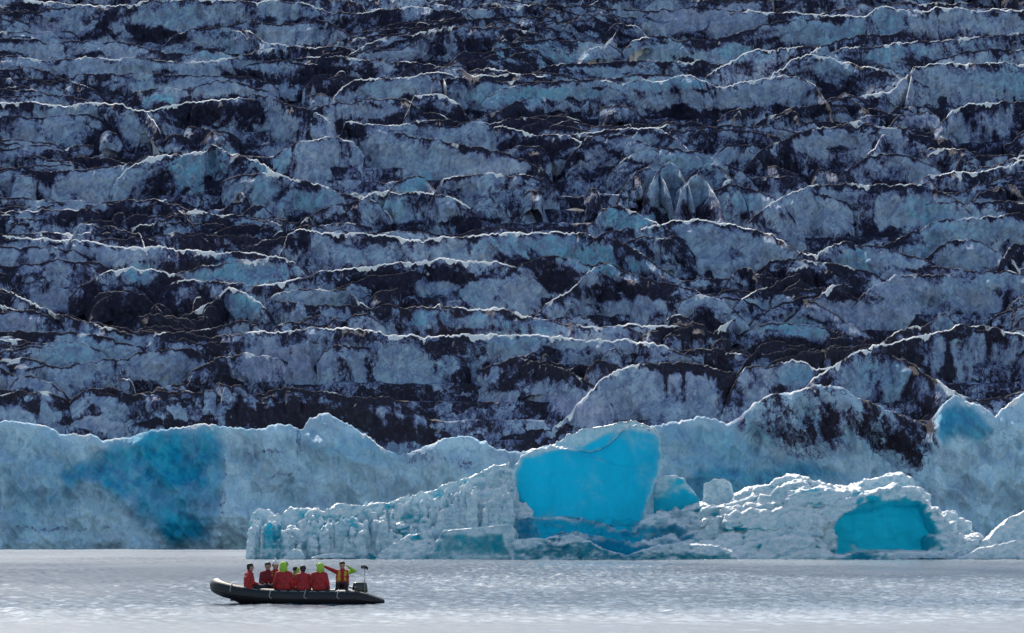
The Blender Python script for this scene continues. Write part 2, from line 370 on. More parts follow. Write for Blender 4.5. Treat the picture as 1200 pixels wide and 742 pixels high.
(.9,.5,5,[(838,81),(855,72),(870,64),(885,60),(905,57)]),
(.05,.5,8,[(755,42),(770,42),(800,47),(825,47),(850,43),(880,35),(905,26),(940,21),(1000,19)]),
(.1,.4,7,[(610,46),(650,46),(680,47),(712,50)]),
(.1,.5,8,[(640,5),(700,8),(760,12),(800,10),(830,8),(850,10),(880,13)]),
(1,.3,9,[(860,13),(900,14),(960,15),(985,17),(1005,19),(1017,17),(1025,11),(1037,7),(1050,10),(1080,12),(1100,8),(1125,10),(1145,12),(1165,10),(1200,13),(1260,12)]),
(.2,.8,6,[(890,58),(925,55),(955,55),(970,52),(990,45),(1005,42),(1030,40),(1065,38)]),
(.6,.4,7,[(980,57),(1030,54),(1060,50),(1100,48),(1140,43),(1165,42),(1200,38),(1260,36)]),
(.9,.4,7,[(910,84),(930,70),(950,63),(965,66),(985,70),(1005,75),(1025,80),(1040,86),(1052,89),(1064,88)]),
(.8,.1,2,[(940,72),(950,63),(958,57),(970,52)]),
(.9,.2,4,[(1005,114),(1030,108),(1043,107),(1050,103),(1054,95),(1063,87)]),
(.1,.6,7,[(930,128),(955,122),(975,118),(1000,113),(1012,112)]),
(.85,.4,8,[(1066,98),(1070,80),(1090,75),(1120,72),(1150,74),(1180,73),(1200,73),(1260,70)]),
(.85,.4,8,[(1110,136),(1120,128),(1135,121),(1155,120),(1175,119),(1200,120),(1260,122)]),
(.3,.3,5,[(895,95),(905,92),(940,90),(955,100),(966,116)]),
(.3,.6,7,[(890,178),(900,172),(930,158),(955,150),(980,147),(1010,145),(1050,150),(1085,150)]),
(.95,.1,3,[(1010,186),(1025,175),(1030,163),(1037,155),(1048,153)]),
(.1,.5,7,[(992,200),(1002,192),(1013,184),(1040,181),(1070,183),(1098,196)]),
(.7,.3,4,[(1095,177),(1110,173),(1140,175)]),
(.95,.4,8,[(1085,204),(1105,202),(1140,200),(1165,198),(1185,193),(1200,187),(1260,183)]),
(.6,.5,9,[(890,246),(905,236),(920,228),(940,222),(960,216),(985,215),(1015,217),(1045,216),(1075,217),(1088,213),(1098,222),(1120,232)]),
(.3,.5,8,[(1100,232),(1130,236),(1165,234),(1200,238),(1250,240)]),
]
# clean ice faces (px, py, rx, ry, tint) tint 0 blue grey, 1 cyan, -1 mauve
CL = [(65,57,95,9,0),(240,66,38,7,1),(160,79,150,7,0),(235,98,60,7,0),(80,32,14,14,0),(52,36,15,12,-1),(200,22,55,11,0),(265,15,40,14,0),(232,45,18,6,0),
(345,40,42,12,0),(345,12,42,9,0),(470,64,32,7,0),(160,160,18,22,0),(72,145,20,18,-1),(20,160,20,25,-1),(45,172,22,12,-1),(208,105,16,7,0),(188,117,16,7,1),(265,105,25,7,0),
(320,112,22,8,-1),(450,107,38,9,.4),(440,130,28,9,.2),(322,146,20,15,0),(580,113,32,12,.4),(318,188,22,16,.5),(218,206,24,22,.6),(308,222,14,18,.5),(365,236,32,13,.9),
(380,190,28,22,-.3),(505,188,30,20,0),(455,185,28,22,-.2),(570,190,45,12,-.2),(545,157,40,8,0),(487,214,20,8,.8),(460,245,32,15,.3),(525,245,28,12,-.6),(570,216,12,8,0),(528,217,10,7,0),
(100,225,45,20,-.2),(30,225,30,15,-.5),(140,215,30,18,.2),(30,300,36,16,-.4),(90,300,18,18,-.4),(145,300,42,11,-.5),(155,323,20,7,.8),(295,318,68,13,.9),(430,298,70,10,.2),(380,290,20,12,.1),
(560,293,38,14,0),(620,287,65,14,.6),(700,302,50,14,.8),(740,312,30,9,.8),(860,290,58,26,.2),(810,320,45,8,.2),(957,165,34,11,.1),(1055,197,44,15,.2),(955,38,52,14,.2),(835,27,55,15,-.3),
(870,62,40,9,.9),(1037,24,20,11,.1),(1110,30,35,13,-.6),(1170,30,30,12,-.1),(875,112,55,9,.1),(800,120,50,7,-.1),(790,98,50,8,.7),(715,82,50,6,-.1),(650,111,60,8,.8),(705,60,40,8,-.5),(770,62,18,9,0),
(930,107,26,13,-.3),(975,82,28,12,.1),(1055,62,45,8,.7),(1092,98,25,17,0),(1165,98,42,14,.1),(1148,150,30,20,-.1),(740,168,38,10,.3),(815,186,55,8,.2),(780,218,22,26,.1),(820,224,16,18,0),(885,240,20,14,.6),
(745,256,36,11,.9),(648,252,22,14,-.2),(618,195,14,10,0),(650,200,12,8,0),(700,195,18,10,.2),(925,250,26,24,.1),(975,255,26,20,0),(1040,250,30,22,-.1),(1085,245,32,16,.6),(1130,272,40,16,.3),(1190,270,20,12,0),
(1000,303,22,12,.9),(1060,305,42,8,.1),(1132,300,38,14,0),(1180,330,30,10,.4),(1060,335,46,12,-.8),(1050,367,60,13,-.7),(1140,355,25,14,-.5),(960,360,22,14,-.3),
(615,343,24,17,-.2),(745,362,32,12,-.1),(700,328,15,9,0),(835,357,29,11,-.4),(360,348,50,9,.1),(515,337,22,14,-.2),(565,345,22,20,0),(282,358,18,17,1),(110,407,62,19,.4),(25,380,25,12,-.7),(60,352,18,12,-.8),
(200,345,20,8,-.8),(510,376,26,11,.9),(560,376,30,11,.4),(620,383,34,9,.9),(650,402,60,8,.5),(600,400,40,9,.3),(480,440,43,32,0),(413,440,7,24,-.2),(335,425,55,22,-1),(570,440,18,18,-.3),(460,487,42,11,-.5),
(560,478,45,20,-.8),(700,480,60,18,-.6),(195,432,42,15,-.2),(75,440,40,11,-.1),(110,478,38,12,-.2),(25,487,32,9,-.1),(15,450,20,10,-.8),(60,460,14,8,-.5),(110,500,30,8,-1),
(770,458,72,28,-.1),(640,470,30,12,-.7),(882,455,22,30,-.1),(928,440,22,15,1),(920,485,42,24,-.5),(1040,450,48,26,.1),(1095,420,14,20,-.5),(1160,425,48,28,-.5),(935,387,36,9,.8),(880,385,22,12,0),(1010,385,20,8,-.6)]
# debris covered patches
DK = [(350,490,80,14),(430,495,55,12),(485,512,45,12),(545,507,20,8),(590,515,25,8),(170,365,75,24),(240,372,28,22),(245,310,30,7),(800,392,40,12),(865,345,45,11),(940,412,58,11),(720,343,45,10),(650,332,30,10),
(830,133,70,9),(960,128,60,8),(390,90,55,16),(350,66,55,8),(182,42,28,8),(500,26,45,8),(560,62,26,20),(615,75,22,14),(1075,478,26,32),(970,480,5,38),(402,440,7,26),(430,447,7,26),(1110,430,8,26),(845,455,9,22),(552,290,6,12),
(300,95,30,10),(100,183,90,5),(120,252,65,12),(290,275,55,12),(600,440,40,16),(640,435,40,8),(780,428,45,6),(120,187,40,5),(705,30,35,12),(660,170,60,6),(700,190,50,5),(560,262,35,9),(500,325,90,7),(1030,400,30,5),(1140,230,60,8),
(1050,278,30,9),(1190,300,14,12),(900,335,40,12),(930,322,50,7),(1000,345,14,8),(90,488,40,6),(200,495,45,6),(640,140,60,14),(520,135,30,7),(250,135,50,16),(30,100,40,6),(345,270,6,20),(475,120,8,8),(410,150,25,8),(540,445,14,20)]
CL = np.array(CL, float); DK = np.array(DK, float)

CLEANW = [np.zeros(0)]
def surface_attrs(x, y, z, h, rim, dk, seed, base=.5):
    px, py = to_px(x, y, z)
    wx = px+16*fbm(x*.35, z*.35, y*.05, 4, 91); wy = py+9*fbm(x*.35, z*.45, y*.05, 4, 92)
    n_a = fbm(x*.22, z*.20, y*.04, 3, 31+seed % 3); n_b = fbm(x*1.05+z*.35*vnoise(x*.05, z*.05, 0, 3), z*.36, y*.08, 5, 41, .6)
    dirt = base+.80*n_a+.75*n_b
    wsum = np.zeros_like(x); tsum = np.zeros_like(x)
    for cx, cy, rx, ry, t in CL:
        sel = (np.abs(wx-cx) < rx*1.5) & (np.abs(wy-cy) < ry*1.5)
        if not sel.any(): continue
        r = np.sqrt(((wx[sel]-cx)/rx)**2+((wy[sel]-cy)/ry)**2)
        ww = sstep(1.35, .7, r); wsum[sel] = np.maximum(wsum[sel], ww); tsum[sel] += ww*(t-tsum[sel])*.8
    CLEANW[0] = wsum
    dsum = np.zeros_like(x)
    for cx, cy, rx, ry in DK:
        sel = (np.abs(wx-cx) < rx*1.5) & (np.abs(wy-cy) < ry*1.5)
        if not sel.any(): continue
        r = np.sqrt(((wx[sel]-cx)/rx)**2+((wy[sel]-cy)/ry)**2)
        dsum[sel] = np.maximum(dsum[sel], sstep(1.3, .7, r))
    tint = tsum+.5*fbm(x*.08, z*.1, y*.03, 2, 55)+sstep(250, 60, py)*.05
    dirt = dirt-wsum*(.75-.25*n_b)+dsum*.85
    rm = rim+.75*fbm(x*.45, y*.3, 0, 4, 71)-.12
    tong = np.clip(.5+1.3*fbm(x*1.1, y*.3, seed*.37, 4, 61), 0, 1.6)
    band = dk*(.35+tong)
    crack = sstep(.80, .97, ridged(x*.33+.25*vnoise(x*.9, z*.6, 0, 64), z*.07, y*.05, 2, 65+seed % 5))*sstep(-.1, .3, vnoise(x*.1, z*.15, y*.1, 66))
    dirt = dirt+.75*crack
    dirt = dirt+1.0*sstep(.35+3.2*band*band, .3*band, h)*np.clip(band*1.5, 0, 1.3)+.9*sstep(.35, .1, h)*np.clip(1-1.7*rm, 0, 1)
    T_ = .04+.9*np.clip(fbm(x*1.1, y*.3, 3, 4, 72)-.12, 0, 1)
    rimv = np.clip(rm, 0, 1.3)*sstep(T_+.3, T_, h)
    return dirt, tint, rimv

GV, GF, GA = [], [], {'dirt': [], 'tint': [], 'rim': [], 'deep': [], 'cell': [], 'pale': []}
nv = 0
def add_ridge(C, rim, dk, D, seed, step=.14, R=.55, cot=.42, jag=.26, front=False, clean=False):
    """C: (n,3) crest polyline. A wall of ice with a rounded crest, a steep face and a falling back."""
    global nv
    seg = np.linalg.norm(np.diff(C, axis=0), axis=1); s = np.concatenate([[0], np.cumsum(seg)]); L = s[-1]
    n = max(6, int(L/step)); t = np.linspace(0, L, n)
    c = np.stack([np.interp(t, s, C[:, k]) for k in range(3)], 1)
    # natural jaggedness of the crest
    c[:, 2] += jag*fbm(c[:, 0]*.7, c[:, 1]*.2, 0, 4, seed)+.16*ridged(c[:, 0]*2.0, 0, 0, 3, seed+3)-.05
    c[:, 1] += .9*fbm(c[:, 0]*.25, 1, c[:, 2]*.1, 3, seed+5)
    taper = min(6.5, L*.42) if D > 3 else L*.4
    if not front:
        e1 = np.clip(t/taper, 0, 1); e2 = np.clip((L-t)/taper, 0, 1)
        dz = (1.7 if D > 6.5 else 1.2) if D > 3 else .8
        c[:, 2] -= dz*((1-e1)**2.6+(1-e2)**2.6); c[:, 1] += 2.2*((1-e1)**2+(1-e2)**2)
    h = np.concatenate([[0, .006, .025, .06, .11, .17, .25, .34, .45, .57], np.arange(.7, D, .15)])
    hb = np.array([8, 4.5, 2.2, 1.0, .4, .12, .02]); yb = np.array([7, 4.5, 2.8, 1.7, 1.0, .55, .2])
    if D <= 3: yb = yb*.4
    H = np.concatenate([hb, h]); back = np.concatenate([np.ones(len(hb)), np.zeros(len(h))])
    Rr = R*(1+.6*fbm(c[:, 0]*.6, c[:, 1]*.1, 3, 2, seed+9))
    Rg = np.clip(Rr, .12, 2)[:, None]
    hh = h[None, :]
    k = np.clip(hh/Rg, 0, 1)
    yf = Rg*np.sqrt(1-(1-k)**2)+np.clip(hh-Rg*.5, 0, None)*cot*(1+.5*vnoise(c[:, 0]*.3, c[:, 1]*.1, 2, seed)[:, None])
    Y = np.concatenate([np.repeat(yb[None, :], n, 0), -yf], 1)+c[:, 1:2]
    Z = c[:, 2:3]-H[None, :]+0*Y
    X = c[:, 0:1]+0*Y
    hg = np.repeat(H[None, :], n, 0)
    grow = sstep(.15, 1.6, hg)*(1-np.repeat(back[None, :], n, 0)*.5)
    # fluting, scalloping and fractured relief
    Y = Y-grow*(1.0*fbm(X*.40, Z*.35, c[:, 1:2]*.1, 4, seed+21)+.6*ridged(X*.8, Z*.24, 0, 3, seed+23)+.12*fbm(X*2.6, Z*1.6, 0, 3, seed+25))
    X = X+grow*.25*fbm(X*.8, Z*.8, 5, 3, seed+27)
    if not front:
        ym = 379.6; Y = np.where(Y < ym+1, ym+np.exp(np.minimum(Y-ym-1, 0)), Y)
    if front:
        Y = Y-sstep(.5, 4, hg)*(2.2*ridged(X*.09+Z*.05, Z*.10, 0, 3, seed+31)-.6+1.3*ridged(X*.28+Z*.22, Z*.18, 0, 3, seed+33)+.45*ridged(X*.75-Z*.3, Z*.5, 0, 3, seed+35))
    b_ = .50
    if not front:
        ee = np.clip(np.minimum(t, L-t)/taper, 0, 1)**.8; rim = np.repeat((rim*ee*1.1)[:, None], Y.shape[1], 1).ravel()
    dirt, tint, rimv = surface_attrs(X.ravel(), Y.ravel(), Z.ravel(), np.where(np.repeat(back[None, :], n, 0) > 0, 0, hg).ravel(), rim, dk, seed, b_)
    V = np.stack([X, Y, Z], -1).reshape(-1, 3)
    deep = np.zeros(len(V))
    return V, gridfaces(n, len(H)), dirt, tint, rimv, deep, X.ravel(), Z.ravel(), hg.ravel()
def push(r):
    global nv
    V, F, dirt, tint, rimv, deep = r[:6]
    GV.append(V); GF.append(F+nv); nv += len(V)
    for k, v in (('dirt', dirt), ('tint', tint), ('rim', rimv), ('deep', deep), ('pale', deep*0)): GA[k].append(v)
    GA['cell'].append(1.0-.8*CLEANW[0] if len(CLEANW[0]) == len(dirt) else np.ones(len(dirt)))

def crest(pts, drop=0, ext=0):
    p = np.array(pts, float)
    if ext:
        d0 = p[0]-p[1]; d1 = p[-1]-p[-2]
        p = np.concatenate([[p[0]+d0/np.linalg.norm(d0)*ext], p, [p[-1]+d1/np.linalg.norm(d1)*ext]])
    x, y, z = on_slope(p[:, 0], p[:, 1])
    y = np.maximum(y, 381.5); x, y, z = at(p[:, 0], p[:, 1], y)
    return np.stack([x, y, z-drop], 1)
for i, (rim, dk, D, pts) in enumerate(CR):
    push(add_ridge(crest(pts, ext=26 if D > 3 else 6), rim, dk*.8, D+4 if D > 4 else D, 100+i*7, R=(.05+.42*rim)*(1.25 if D <= 3 else 1)))
# minor broken ridges between them, none in front of the big clean faces
def clean_at(px, py):
    r = ((px-CL[:, 0])/(CL[:, 2]*1.1+6))**2+((py-CL[:, 1])/(CL[:, 3]*1.1+6))**2
    return (r < 1).any()
yrow = 474.0; k = 0
while yrow > -60:
    px = -260+rng.uniform(0, 60)
    while px < 1480:
        ln = float(rng.choice([rng.uniform(40, 80), rng.uniform(70, 140), rng.uniform(120, 240)]))
        py0 = yrow+rng.uniform(-6, 6); sl = rng.normal(0, .12)
        npt = max(4, int(ln/9)); xx = np.linspace(px, px+ln, npt)
        yy = py0+sl*(xx-px)+np.cumsum(rng.normal(0, 1.3, npt))-rng.uniform(0, 5)*np.sin(np.linspace(0, math.pi, npt))
        inside = (-30 < px < 1230)
        hits = sum(clean_at(a_, b_) for a_, b_ in zip(xx, yy))
        if not inside or hits <= .18*len(xx):
            rim = float(np.clip(rng.normal(.08, .35), 0, 1)); k += 1
            push(add_ridge(crest(np.stack([xx, yy], 1), .0 if not inside else .35), rim, float(rng.uniform(0, .5)), 6 if inside else 9,
                           2000+k*5, step=.17 if inside else .4, R=.05+.4*rim))
        px += ln*rng.uniform(.45, .9)
    yrow -= 9.5
# short broken fins and fallen seracs standing every way in the rubbly zones
for k in range(1150):
    px = rng.uniform(-40, 1240); py0 = rng.uniform(-25, 468); ln = rng.uniform(14, 62)
    sl = rng.normal(0, .38); n_ = max(4, int(ln/6)); xx = np.linspace(px-ln/2, px+ln/2, n_)
    yy = py0+sl*(xx-px)+np.cumsum(rng.normal(0, 1.2, n_))-rng.uniform(0, 5)*np.sin(np.linspace(0, math.pi, n_))
    if any(clean_at(a_, b_+6) or clean_at(a_, b_+16) for a_, b_ in zip(xx[::2], yy[::2])): continue
    push(add_ridge(crest(np.stack([xx, yy], 1), rng.uniform(-.1, .3)), float(np.clip(rng.normal(.12, .4), 0, 1)), float(rng.uniform(0, .4)), float(rng.uniform(2.2, 4.2)),
                   9000+k*5, step=.17, R=.22, jag=.35))
# the body of the glacier underneath
xs = np.concatenate([np.linspace(-260, -92, 60), np.arange(-90, 90, .45), np.linspace(92, 260, 60)]); ys = np.concatenate([np.arange(380.5, 545, .35), np.linspace(548, 900, 40)])
X, Y = np.meshgrid(xs, ys)
q = (np.minimum(Y, 560)-GY)/5.0+.55*fbm(X*.06, Y*.02, 0, 3, 77)+.08*fbm(X*.5, Y*.1, 0, 2, 79)
fr_ = q-np.floor(q)
Z = GZ+GS*5.0*(np.floor(q)+sstep(0, .16, fr_))+.1*np.maximum(Y-560, 0)-5.8+.25*fbm(X*.6, Y*.6, 0, 3, 78)
Z[0] -= 6
V = np.stack([X, Y, Z], -1).reshape(-1, 3)
push((V, gridfaces(*X.shape), .75+.6*fbm(V[:, 0]*.3, V[:, 2]*.3, 0, 3, 5), np.zeros(len(V)), np.zeros(len(V)), np.zeros(len(V))))
o = link('glacier', mesh_np('glacier', np.concatenate(GV), np.concatenate(GF), attrs={k_: np.concatenate(v) for k_, v in GA.items()}), M_gl)
tag(o, 'dirt streaked crevassed glacier slope climbing behind the lagoon', kind='structure')

# the calving front, a cliff standing in the water
FC = [(-260,500),(-160,488),(-80,498),(0,494),(15,494),(40,496),(60,503),(73,509),(90,510),(105,509),(120,516),(130,515),(150,511),(175,504),(200,500),(225,498),(235,495),(255,497),(270,501),(290,504),(300,503),(325,497),(340,498),(351,501),(355,500),(362,490),(375,486),(385,487),(405,494),(420,505),(440,518),(455,530),(470,532),(480,530),(495,525),(520,515),(540,511),(555,512),(570,518),(580,526),(610,527),(650,522),(700,520),(740,512),(765,500),(780,494),(800,492),(820,489),(838,491),(855,496),(868,490),(882,472),(900,463),(930,458),(945,453),(960,450),(978,450),(1000,462),(1030,474),(1060,486),(1085,497),(1092,490),(1105,473),(1120,464),(1135,469),(1150,476),(1165,487),(1175,476),(1188,466),(1200,460),(1240,450),(1300,470),(1400,480),(1480,490)]
p = np.array(FC, float); fy = np.full(len(p), 374.0)
fy = fy-1.0*np.sin(p[:, 0]*.013)+np.where(p[:, 0] > 1085, -2.5, 0)
x, y, z = at(p[:, 0], p[:, 1], fy)
r = add_ridge(np.stack([x, y, z], 1), .45, .0, 20, 9, step=.12, R=.8, cot=.16, jag=.22, front=True)
V, F, dirt, tint, rimv, deep, XX, ZZ, HH = r
px, py = to_px(V[:, 0], V[:, 1], V[:, 2])
def edge_poly(px, py, poly, soft=5):
    """signed softness inside a polygon (0 outside, 1 inside)"""
    P = np.array(poly, float); ins = np.zeros(len(px), bool); dmin = np.full(len(px), 1e9)
    for i in range(len(P)):
        a_, b_ = P[i], P[(i+1) % len(P)]
        cond = ((a_[1] > py) != (b_[1] > py)) & (px < (b_[0]-a_[0])*(py-a_[1])/(b_[1]-a_[1]+1e-9)+a_[0])
        ins ^= cond
        ab = b_-a_; tt = np.clip(((px-a_[0])*ab[0]+(py-a_[1])*ab[1])/(ab@ab), 0, 1)
        dmin = np.minimum(dmin, np.hypot(px-a_[0]-tt*ab[0], py-a_[1]-tt*ab[1]))
    return sstep(-soft, soft, np.where(ins, dmin, -dmin))
n1 = fbm(XX*.5, ZZ*.5, 0, 4, 301); n2 = fbm(XX*.5+9, ZZ*.5, 0, 4, 302)
qx, qy = px+7*n1, py+6*n2
dirt_poly = edge_poly(qx, qy, [(862,505),(895,512),(925,530),(950,545),(1010,520),(1045,545),(1062,555),(1085,545),(1098,520),(1088,490),(1040,430),(860,430)], 7)
streak = fbm(XX*.9+ZZ*.45, ZZ*.25, 0, 4, 303)
dirt = -.30+.26*fbm(XX*.35+ZZ*.25, ZZ*.3, 0, 4, 304)+dirt_poly*(.60+.75*streak)
for c_ in [(1075,500,22,42),(972,490,7,36),(1020,475,10,22),(950,500,6,20),(1050,520,12,12)]:
    rr = np.sqrt(((qx-c_[0])/c_[2])**2+((qy-c_[1])/c_[3])**2); dirt += .7*sstep(1.3, .6, rr)
for c_ in [(352,512,3,18),(495,535,35,9),(262,545,3,22),(262,590,6,14),(540,545,15,8),(60,620,70,2.5),(330,560,22,2.5),(310,530,25,3)]:
    rr = np.sqrt(((qx-c_[0])/c_[2])**2+((qy-c_[1])/c_[3])**2); dirt += .55*sstep(1.4, .6, rr)
deep = np.maximum.reduce([
    edge_poly(qx, qy, [(98,530),(128,520),(150,512),(200,500),(255,500),(262,540),(250,600),(242,635),(200,640),(165,610),(140,580),(105,560),(60,590),(70,560)], 11)*(.85+.35*n1),
    edge_poly(qx, qy, [(1098,490),(1120,470),(1150,480),(1165,500),(1150,515),(1125,508),(1105,520)], 6)*.75,
    edge_poly(qx, qy, [(780,560),(840,550),(950,540),(985,560),(900,575),(780,600)], 10)*.6,
    edge_poly(qx, qy, [(780,495),(850,500),(900,530),(960,545),(1000,570),(780,570)], 12)*.30,
    edge_poly(qx, qy, [(360,520),(430,510),(470,540),(400,545)], 10)*.30,
    edge_poly(qx, qy, [(0,540),(100,520),(90,600),(0,640)], 22)*.22])
deep = np.clip(deep+.12*n2, 0, 1)
tint = .45+.5*n1-.6*sstep(590, 640, py)
veil = ridged(XX*.22+ZZ*.18, ZZ*.16-XX*.05, 0, 4, 311)+.5*fbm(XX*1.1, ZZ*.9, 0, 4, 312)
veil2 = fbm(XX*.35+ZZ*.3, ZZ*.3-XX*.1, 0, 5, 313)
rimv = rimv*.9+.30*sstep(.25, 1.0, veil)*(1-np.clip(deep*1.4, 0, 1))
o = link('glacier_front', mesh_np('glacier_front', V, F, attrs=dict(dirt=dirt, tint=tint, rim=rimv, deep=deep, cell=.38+.6*dirt_poly, pale=np.clip(.78+.5*veil2-.35*dirt_poly, 0, .95)*(1-deep))), M_gl)
tag(o, 'pale blue calving ice cliff at the foot of the glacier', kind='structure')
print('glacier verts', nv, len(V))

# ------------------------------------------------------------------ icebergs
def voxel(V, F, size, smooth_it=0):
    me = bpy.data.meshes.new('tmp'); me.from_pydata([tuple(v) for v in V], [], F); me.update()
    ob = bpy.data.objects.new('tmp', me); col.objects.link(ob)
    m = ob.modifiers.new('r', 'REMESH'); m.mode = 'VOXEL'; m.voxel_size = size
    if smooth_it:
        s_ = ob.modifiers.new('s', 'SMOOTH'); s_.factor = .5; s_.iterations = smooth_it
    dg = bpy.context.evaluated_depsgraph_get()
    out = bpy.data.meshes.new_from_object(ob.evaluated_get(dg))
    bpy.data.objects.remove(ob); bpy.data.meshes.remove(me)
    return out
class Solid:
    def spike(s, c, wd, h, lean, seed):
        r = np.random.default_rng(seed); n = 5; a0 = r.uniform(0, 6)
        V = [(c[0]+wd*math.cos(a0+i*2*math.pi/n)*r.uniform(.7, 1.2), c[1]+wd*math.sin(a0+i*2*math.pi/n)*r.uniform(.7, 1.2), c[2]-.6) for i in range(n)]
        V += [(c[0]+lean*h*.5+.7*(v[0]-c[0]), c[1]+.7*(v[1]-c[1]), c[2]+h*.45*r.uniform(.8, 1.2)) for v in V[:n]]
        V.append((c[0]+lean*h, c[1]+r.uniform(-.1, .1), c[2]+h))
        F = [tuple(range(n-1, -1, -1))]+[(i, (i+1) % n, (i+1) % n+n, i+n) for i in range(n)]+[(i+n, (i+1) % n+n, 2*n) for i in range(n)]
        s.add(V, F)
    def __init__(s): s.V = []; s.F = []
    def add(s, V, F):
        k = len(s.V); s.V += [tuple(v) for v in V]; s.F += [tuple(i+k for i in f) for f in F]
    def slab(s, outline, y0, y1, lean=0., shrink=0.0):
        """outline in photo pixels read at depth y0; extruded back to y1 as a solid block of real depth"""
        P = np.array(outline, float); x, y, z = at(P[:, 0], P[:, 1], y0)
        z = np.maximum(z, -1.5)
        area = np.sum(x*np.roll(z, -1)-np.roll(x, -1)*z)
        if area < 0: x, z = x[::-1], z[::-1]
        n = len(x); zc = z.min(); xm = x.mean()
        fr = np.stack([x, y0+lean*(z-zc), z], 1)
        bk = np.stack([xm+(x-xm)*(1-shrink), np.full(n, float(y1))+lean*(z-zc)*.3, zc+(z-zc)*(1-shrink)], 1)
        s.add(np.concatenate([fr, bk]), [tuple(range(n)), tuple(range(2*n-1, n-1, -1))]+[(i, i+n, (i+1) % n+n, (i+1) % n) for i in range(n)])
    def chunk(s, c, size, seed, rot=None):
        import bmesh
        r = np.random.default_rng(seed); P = r.normal(size=(9, 3)); P /= np.linalg.norm(P, axis=1)[:, None]
        P *= r.uniform(.8, 1.1, (9, 1)); P = P*np.array(size)
        if rot is not None:
            R = np.array(Matrix.Rotation(rot, 3, 'Y')); P = P@R.T
        P += np.array(c)
        bm = bmesh.new(); vs_ = [bm.verts.new(q) for q in P]
        res = bmesh.ops.convex_hull(bm, input=vs_)
        bmesh.ops.delete(bm, geom=[v for v in bm.verts if not v.link_faces], context='VERTS')
        bm.verts.index_update(); bm.normal_update()
        s.add([v.co[:] for v in bm.verts], [tuple(v.index for v in f.verts) for f in bm.faces]); bm.free()
def finish_berg(name, S, mat, disp, blue, vox=.13, smooth=3, label=None, group=None):
    me = voxel(S.V, S.F, vox, smooth)
    n = len(me.vertices); V = np.empty(n*3, np.float32); me.vertices.foreach_get('co', V); V = V.reshape(-1, 3).astype(float)
    N = np.empty(n*3, np.float32); me.vertices.foreach_get('normal', N); N = N.reshape(-1, 3).astype(float)
    V2 = V+N*disp(V, N)[:, None]
    me.vertices.foreach_set('co', V2.astype(np.float32).ravel())
    me.polygons.foreach_set('use_smooth', np.ones(len(me.polygons), bool))
    me.update()
    px, py = to_px(V[:, 0], V[:, 1], V[:, 2])
    a_ = me.attributes.new('blue', 'FLOAT', 'POINT'); a_.data.foreach_set('value', np.clip(blue(V, N, px, py), 0, 1.2).astype(np.float32))
    me.name = name
    # origin at the foot of the berg
    c = Vector((float(V[:, 0].mean()), float(V[:, 1].mean()), 0))
    me.transform(Matrix.Translation(-c))
    o = link(name, me, mat); o.location = c
    tag(o, label, 'iceberg', group)
    print(name, n)
    return o
M_blue = berg_mat('blue_glacier_ice', (.0, .36, .50), .64, (.20, 1.02))
M_white = berg_mat('weathered_ice', (.01, .48, .58), .55, (.38, .85))

def crumb(V, N, amp=.35, s=.8, seed=1, vert=1.0):
    return amp*(ridged(V[:, 0]*s*.7, V[:, 1]*s*.7, V[:, 2]*s*.7*vert, 5, seed)-.2)+amp*.30*fbm(V[:, 0]*s*2.0, V[:, 1]*s*2.0, V[:, 2]*s*2.0, 3, seed+9)

# 1 the big glassy block
S = Solid()
S.slab([(597,604),(596,585),(599,562),(603,546),(611,535),(626,527),(645,523),(668,525),(692,527),(708,521),(722,508),(737,495),(755,496),(769,501),(777,511),(777,547),(770,565),(762,588),(757,603),(748,640),(735,662),(640,662),(625,640),(606,612)], 265.3, 270.5, .21, .12)
S.slab([(640,530),(655,517),(668,507),(690,499),(712,495),(735,489),(755,493),(770,498),(778,508),(779,530),(777,547),(770,565),(762,588),(757,603),(748,640),(735,662),(650,662)], 267.3, 273, .07, .15)
S.slab([(590,660),(597,606),(620,603),(645,607),(690,617),(725,627),(748,620),(762,603),(780,606),(800,618),(818,640),(826,660)], 264.2, 271, .30, .05)
S.slab([(640,660),(660,632),(700,636),(750,640),(790,632),(812,660)], 262.9, 267, .4, .05)
def d_blk(V, N):
    px, py = to_px(V[:, 0], V[:, 1], V[:, 2])
    rough = np.clip(N[:, 2], 0, 1)+1.3*sstep(606, 616, py)
    cr = .22*sstep(-2.5, 2.5, py-(523+(px-650)*.29))*sstep(760, 700, px)*sstep(640, 655, px)
    return cr-.10+.30*fbm(V[:, 0]*.25, V[:, 1]*.25, V[:, 2]*.25, 4, 5)+rough*.28*ridged(V[:, 0]*1.5, V[:, 1]*1.5, V[:, 2]*1.5, 3, 6)
def b_blk(V, N, px, py):
    edge = sstep(.35, .8, N[:, 2])
    tl = edge_poly(px+3*fbm(V[:, 0], V[:, 2], 0, 3, 3), py, [(640,528),(652,512),(690,494),(735,484),(722,500),(700,512),(682,524),(668,526)], 4)
    left = sstep(610, 600, px+2*fbm(V[:, 0], V[:, 2], 0, 3, 4))*sstep(600, 570, py)
    body = edge_poly(px+3*fbm(V[:, 0], V[:, 2], 0, 3, 8), py, [(596,640),(595,585),(601,548),(612,533),(645,523),(660,515),(700,503),(740,496),(765,500),(780,512),(780,535),(772,565),(757,603),(750,660),(600,660)], 15)
    base = sstep(600, 625, py)*.72
    v = .22+.85*np.maximum(sstep(.45, 1, body), base)
    return v-.3*edge-.8*tl-.25*left+.10*fbm(V[:, 0]*.9+V[:, 2]*.3, V[:, 2]*.2, 0, 3, 81)+.22*fbm(V[:, 0]*.25, V[:, 2]*.25, 2, 3, 82)-.30*sstep(528, 496, py+4*fbm(V[:, 0]*.5, V[:, 2]*.5, 1, 3, 83))

finish_berg('blue_iceberg', S, M_blue, d_blk, b_blk, .12, 5, 'tall glassy turquoise iceberg block standing highest among the floating ice')

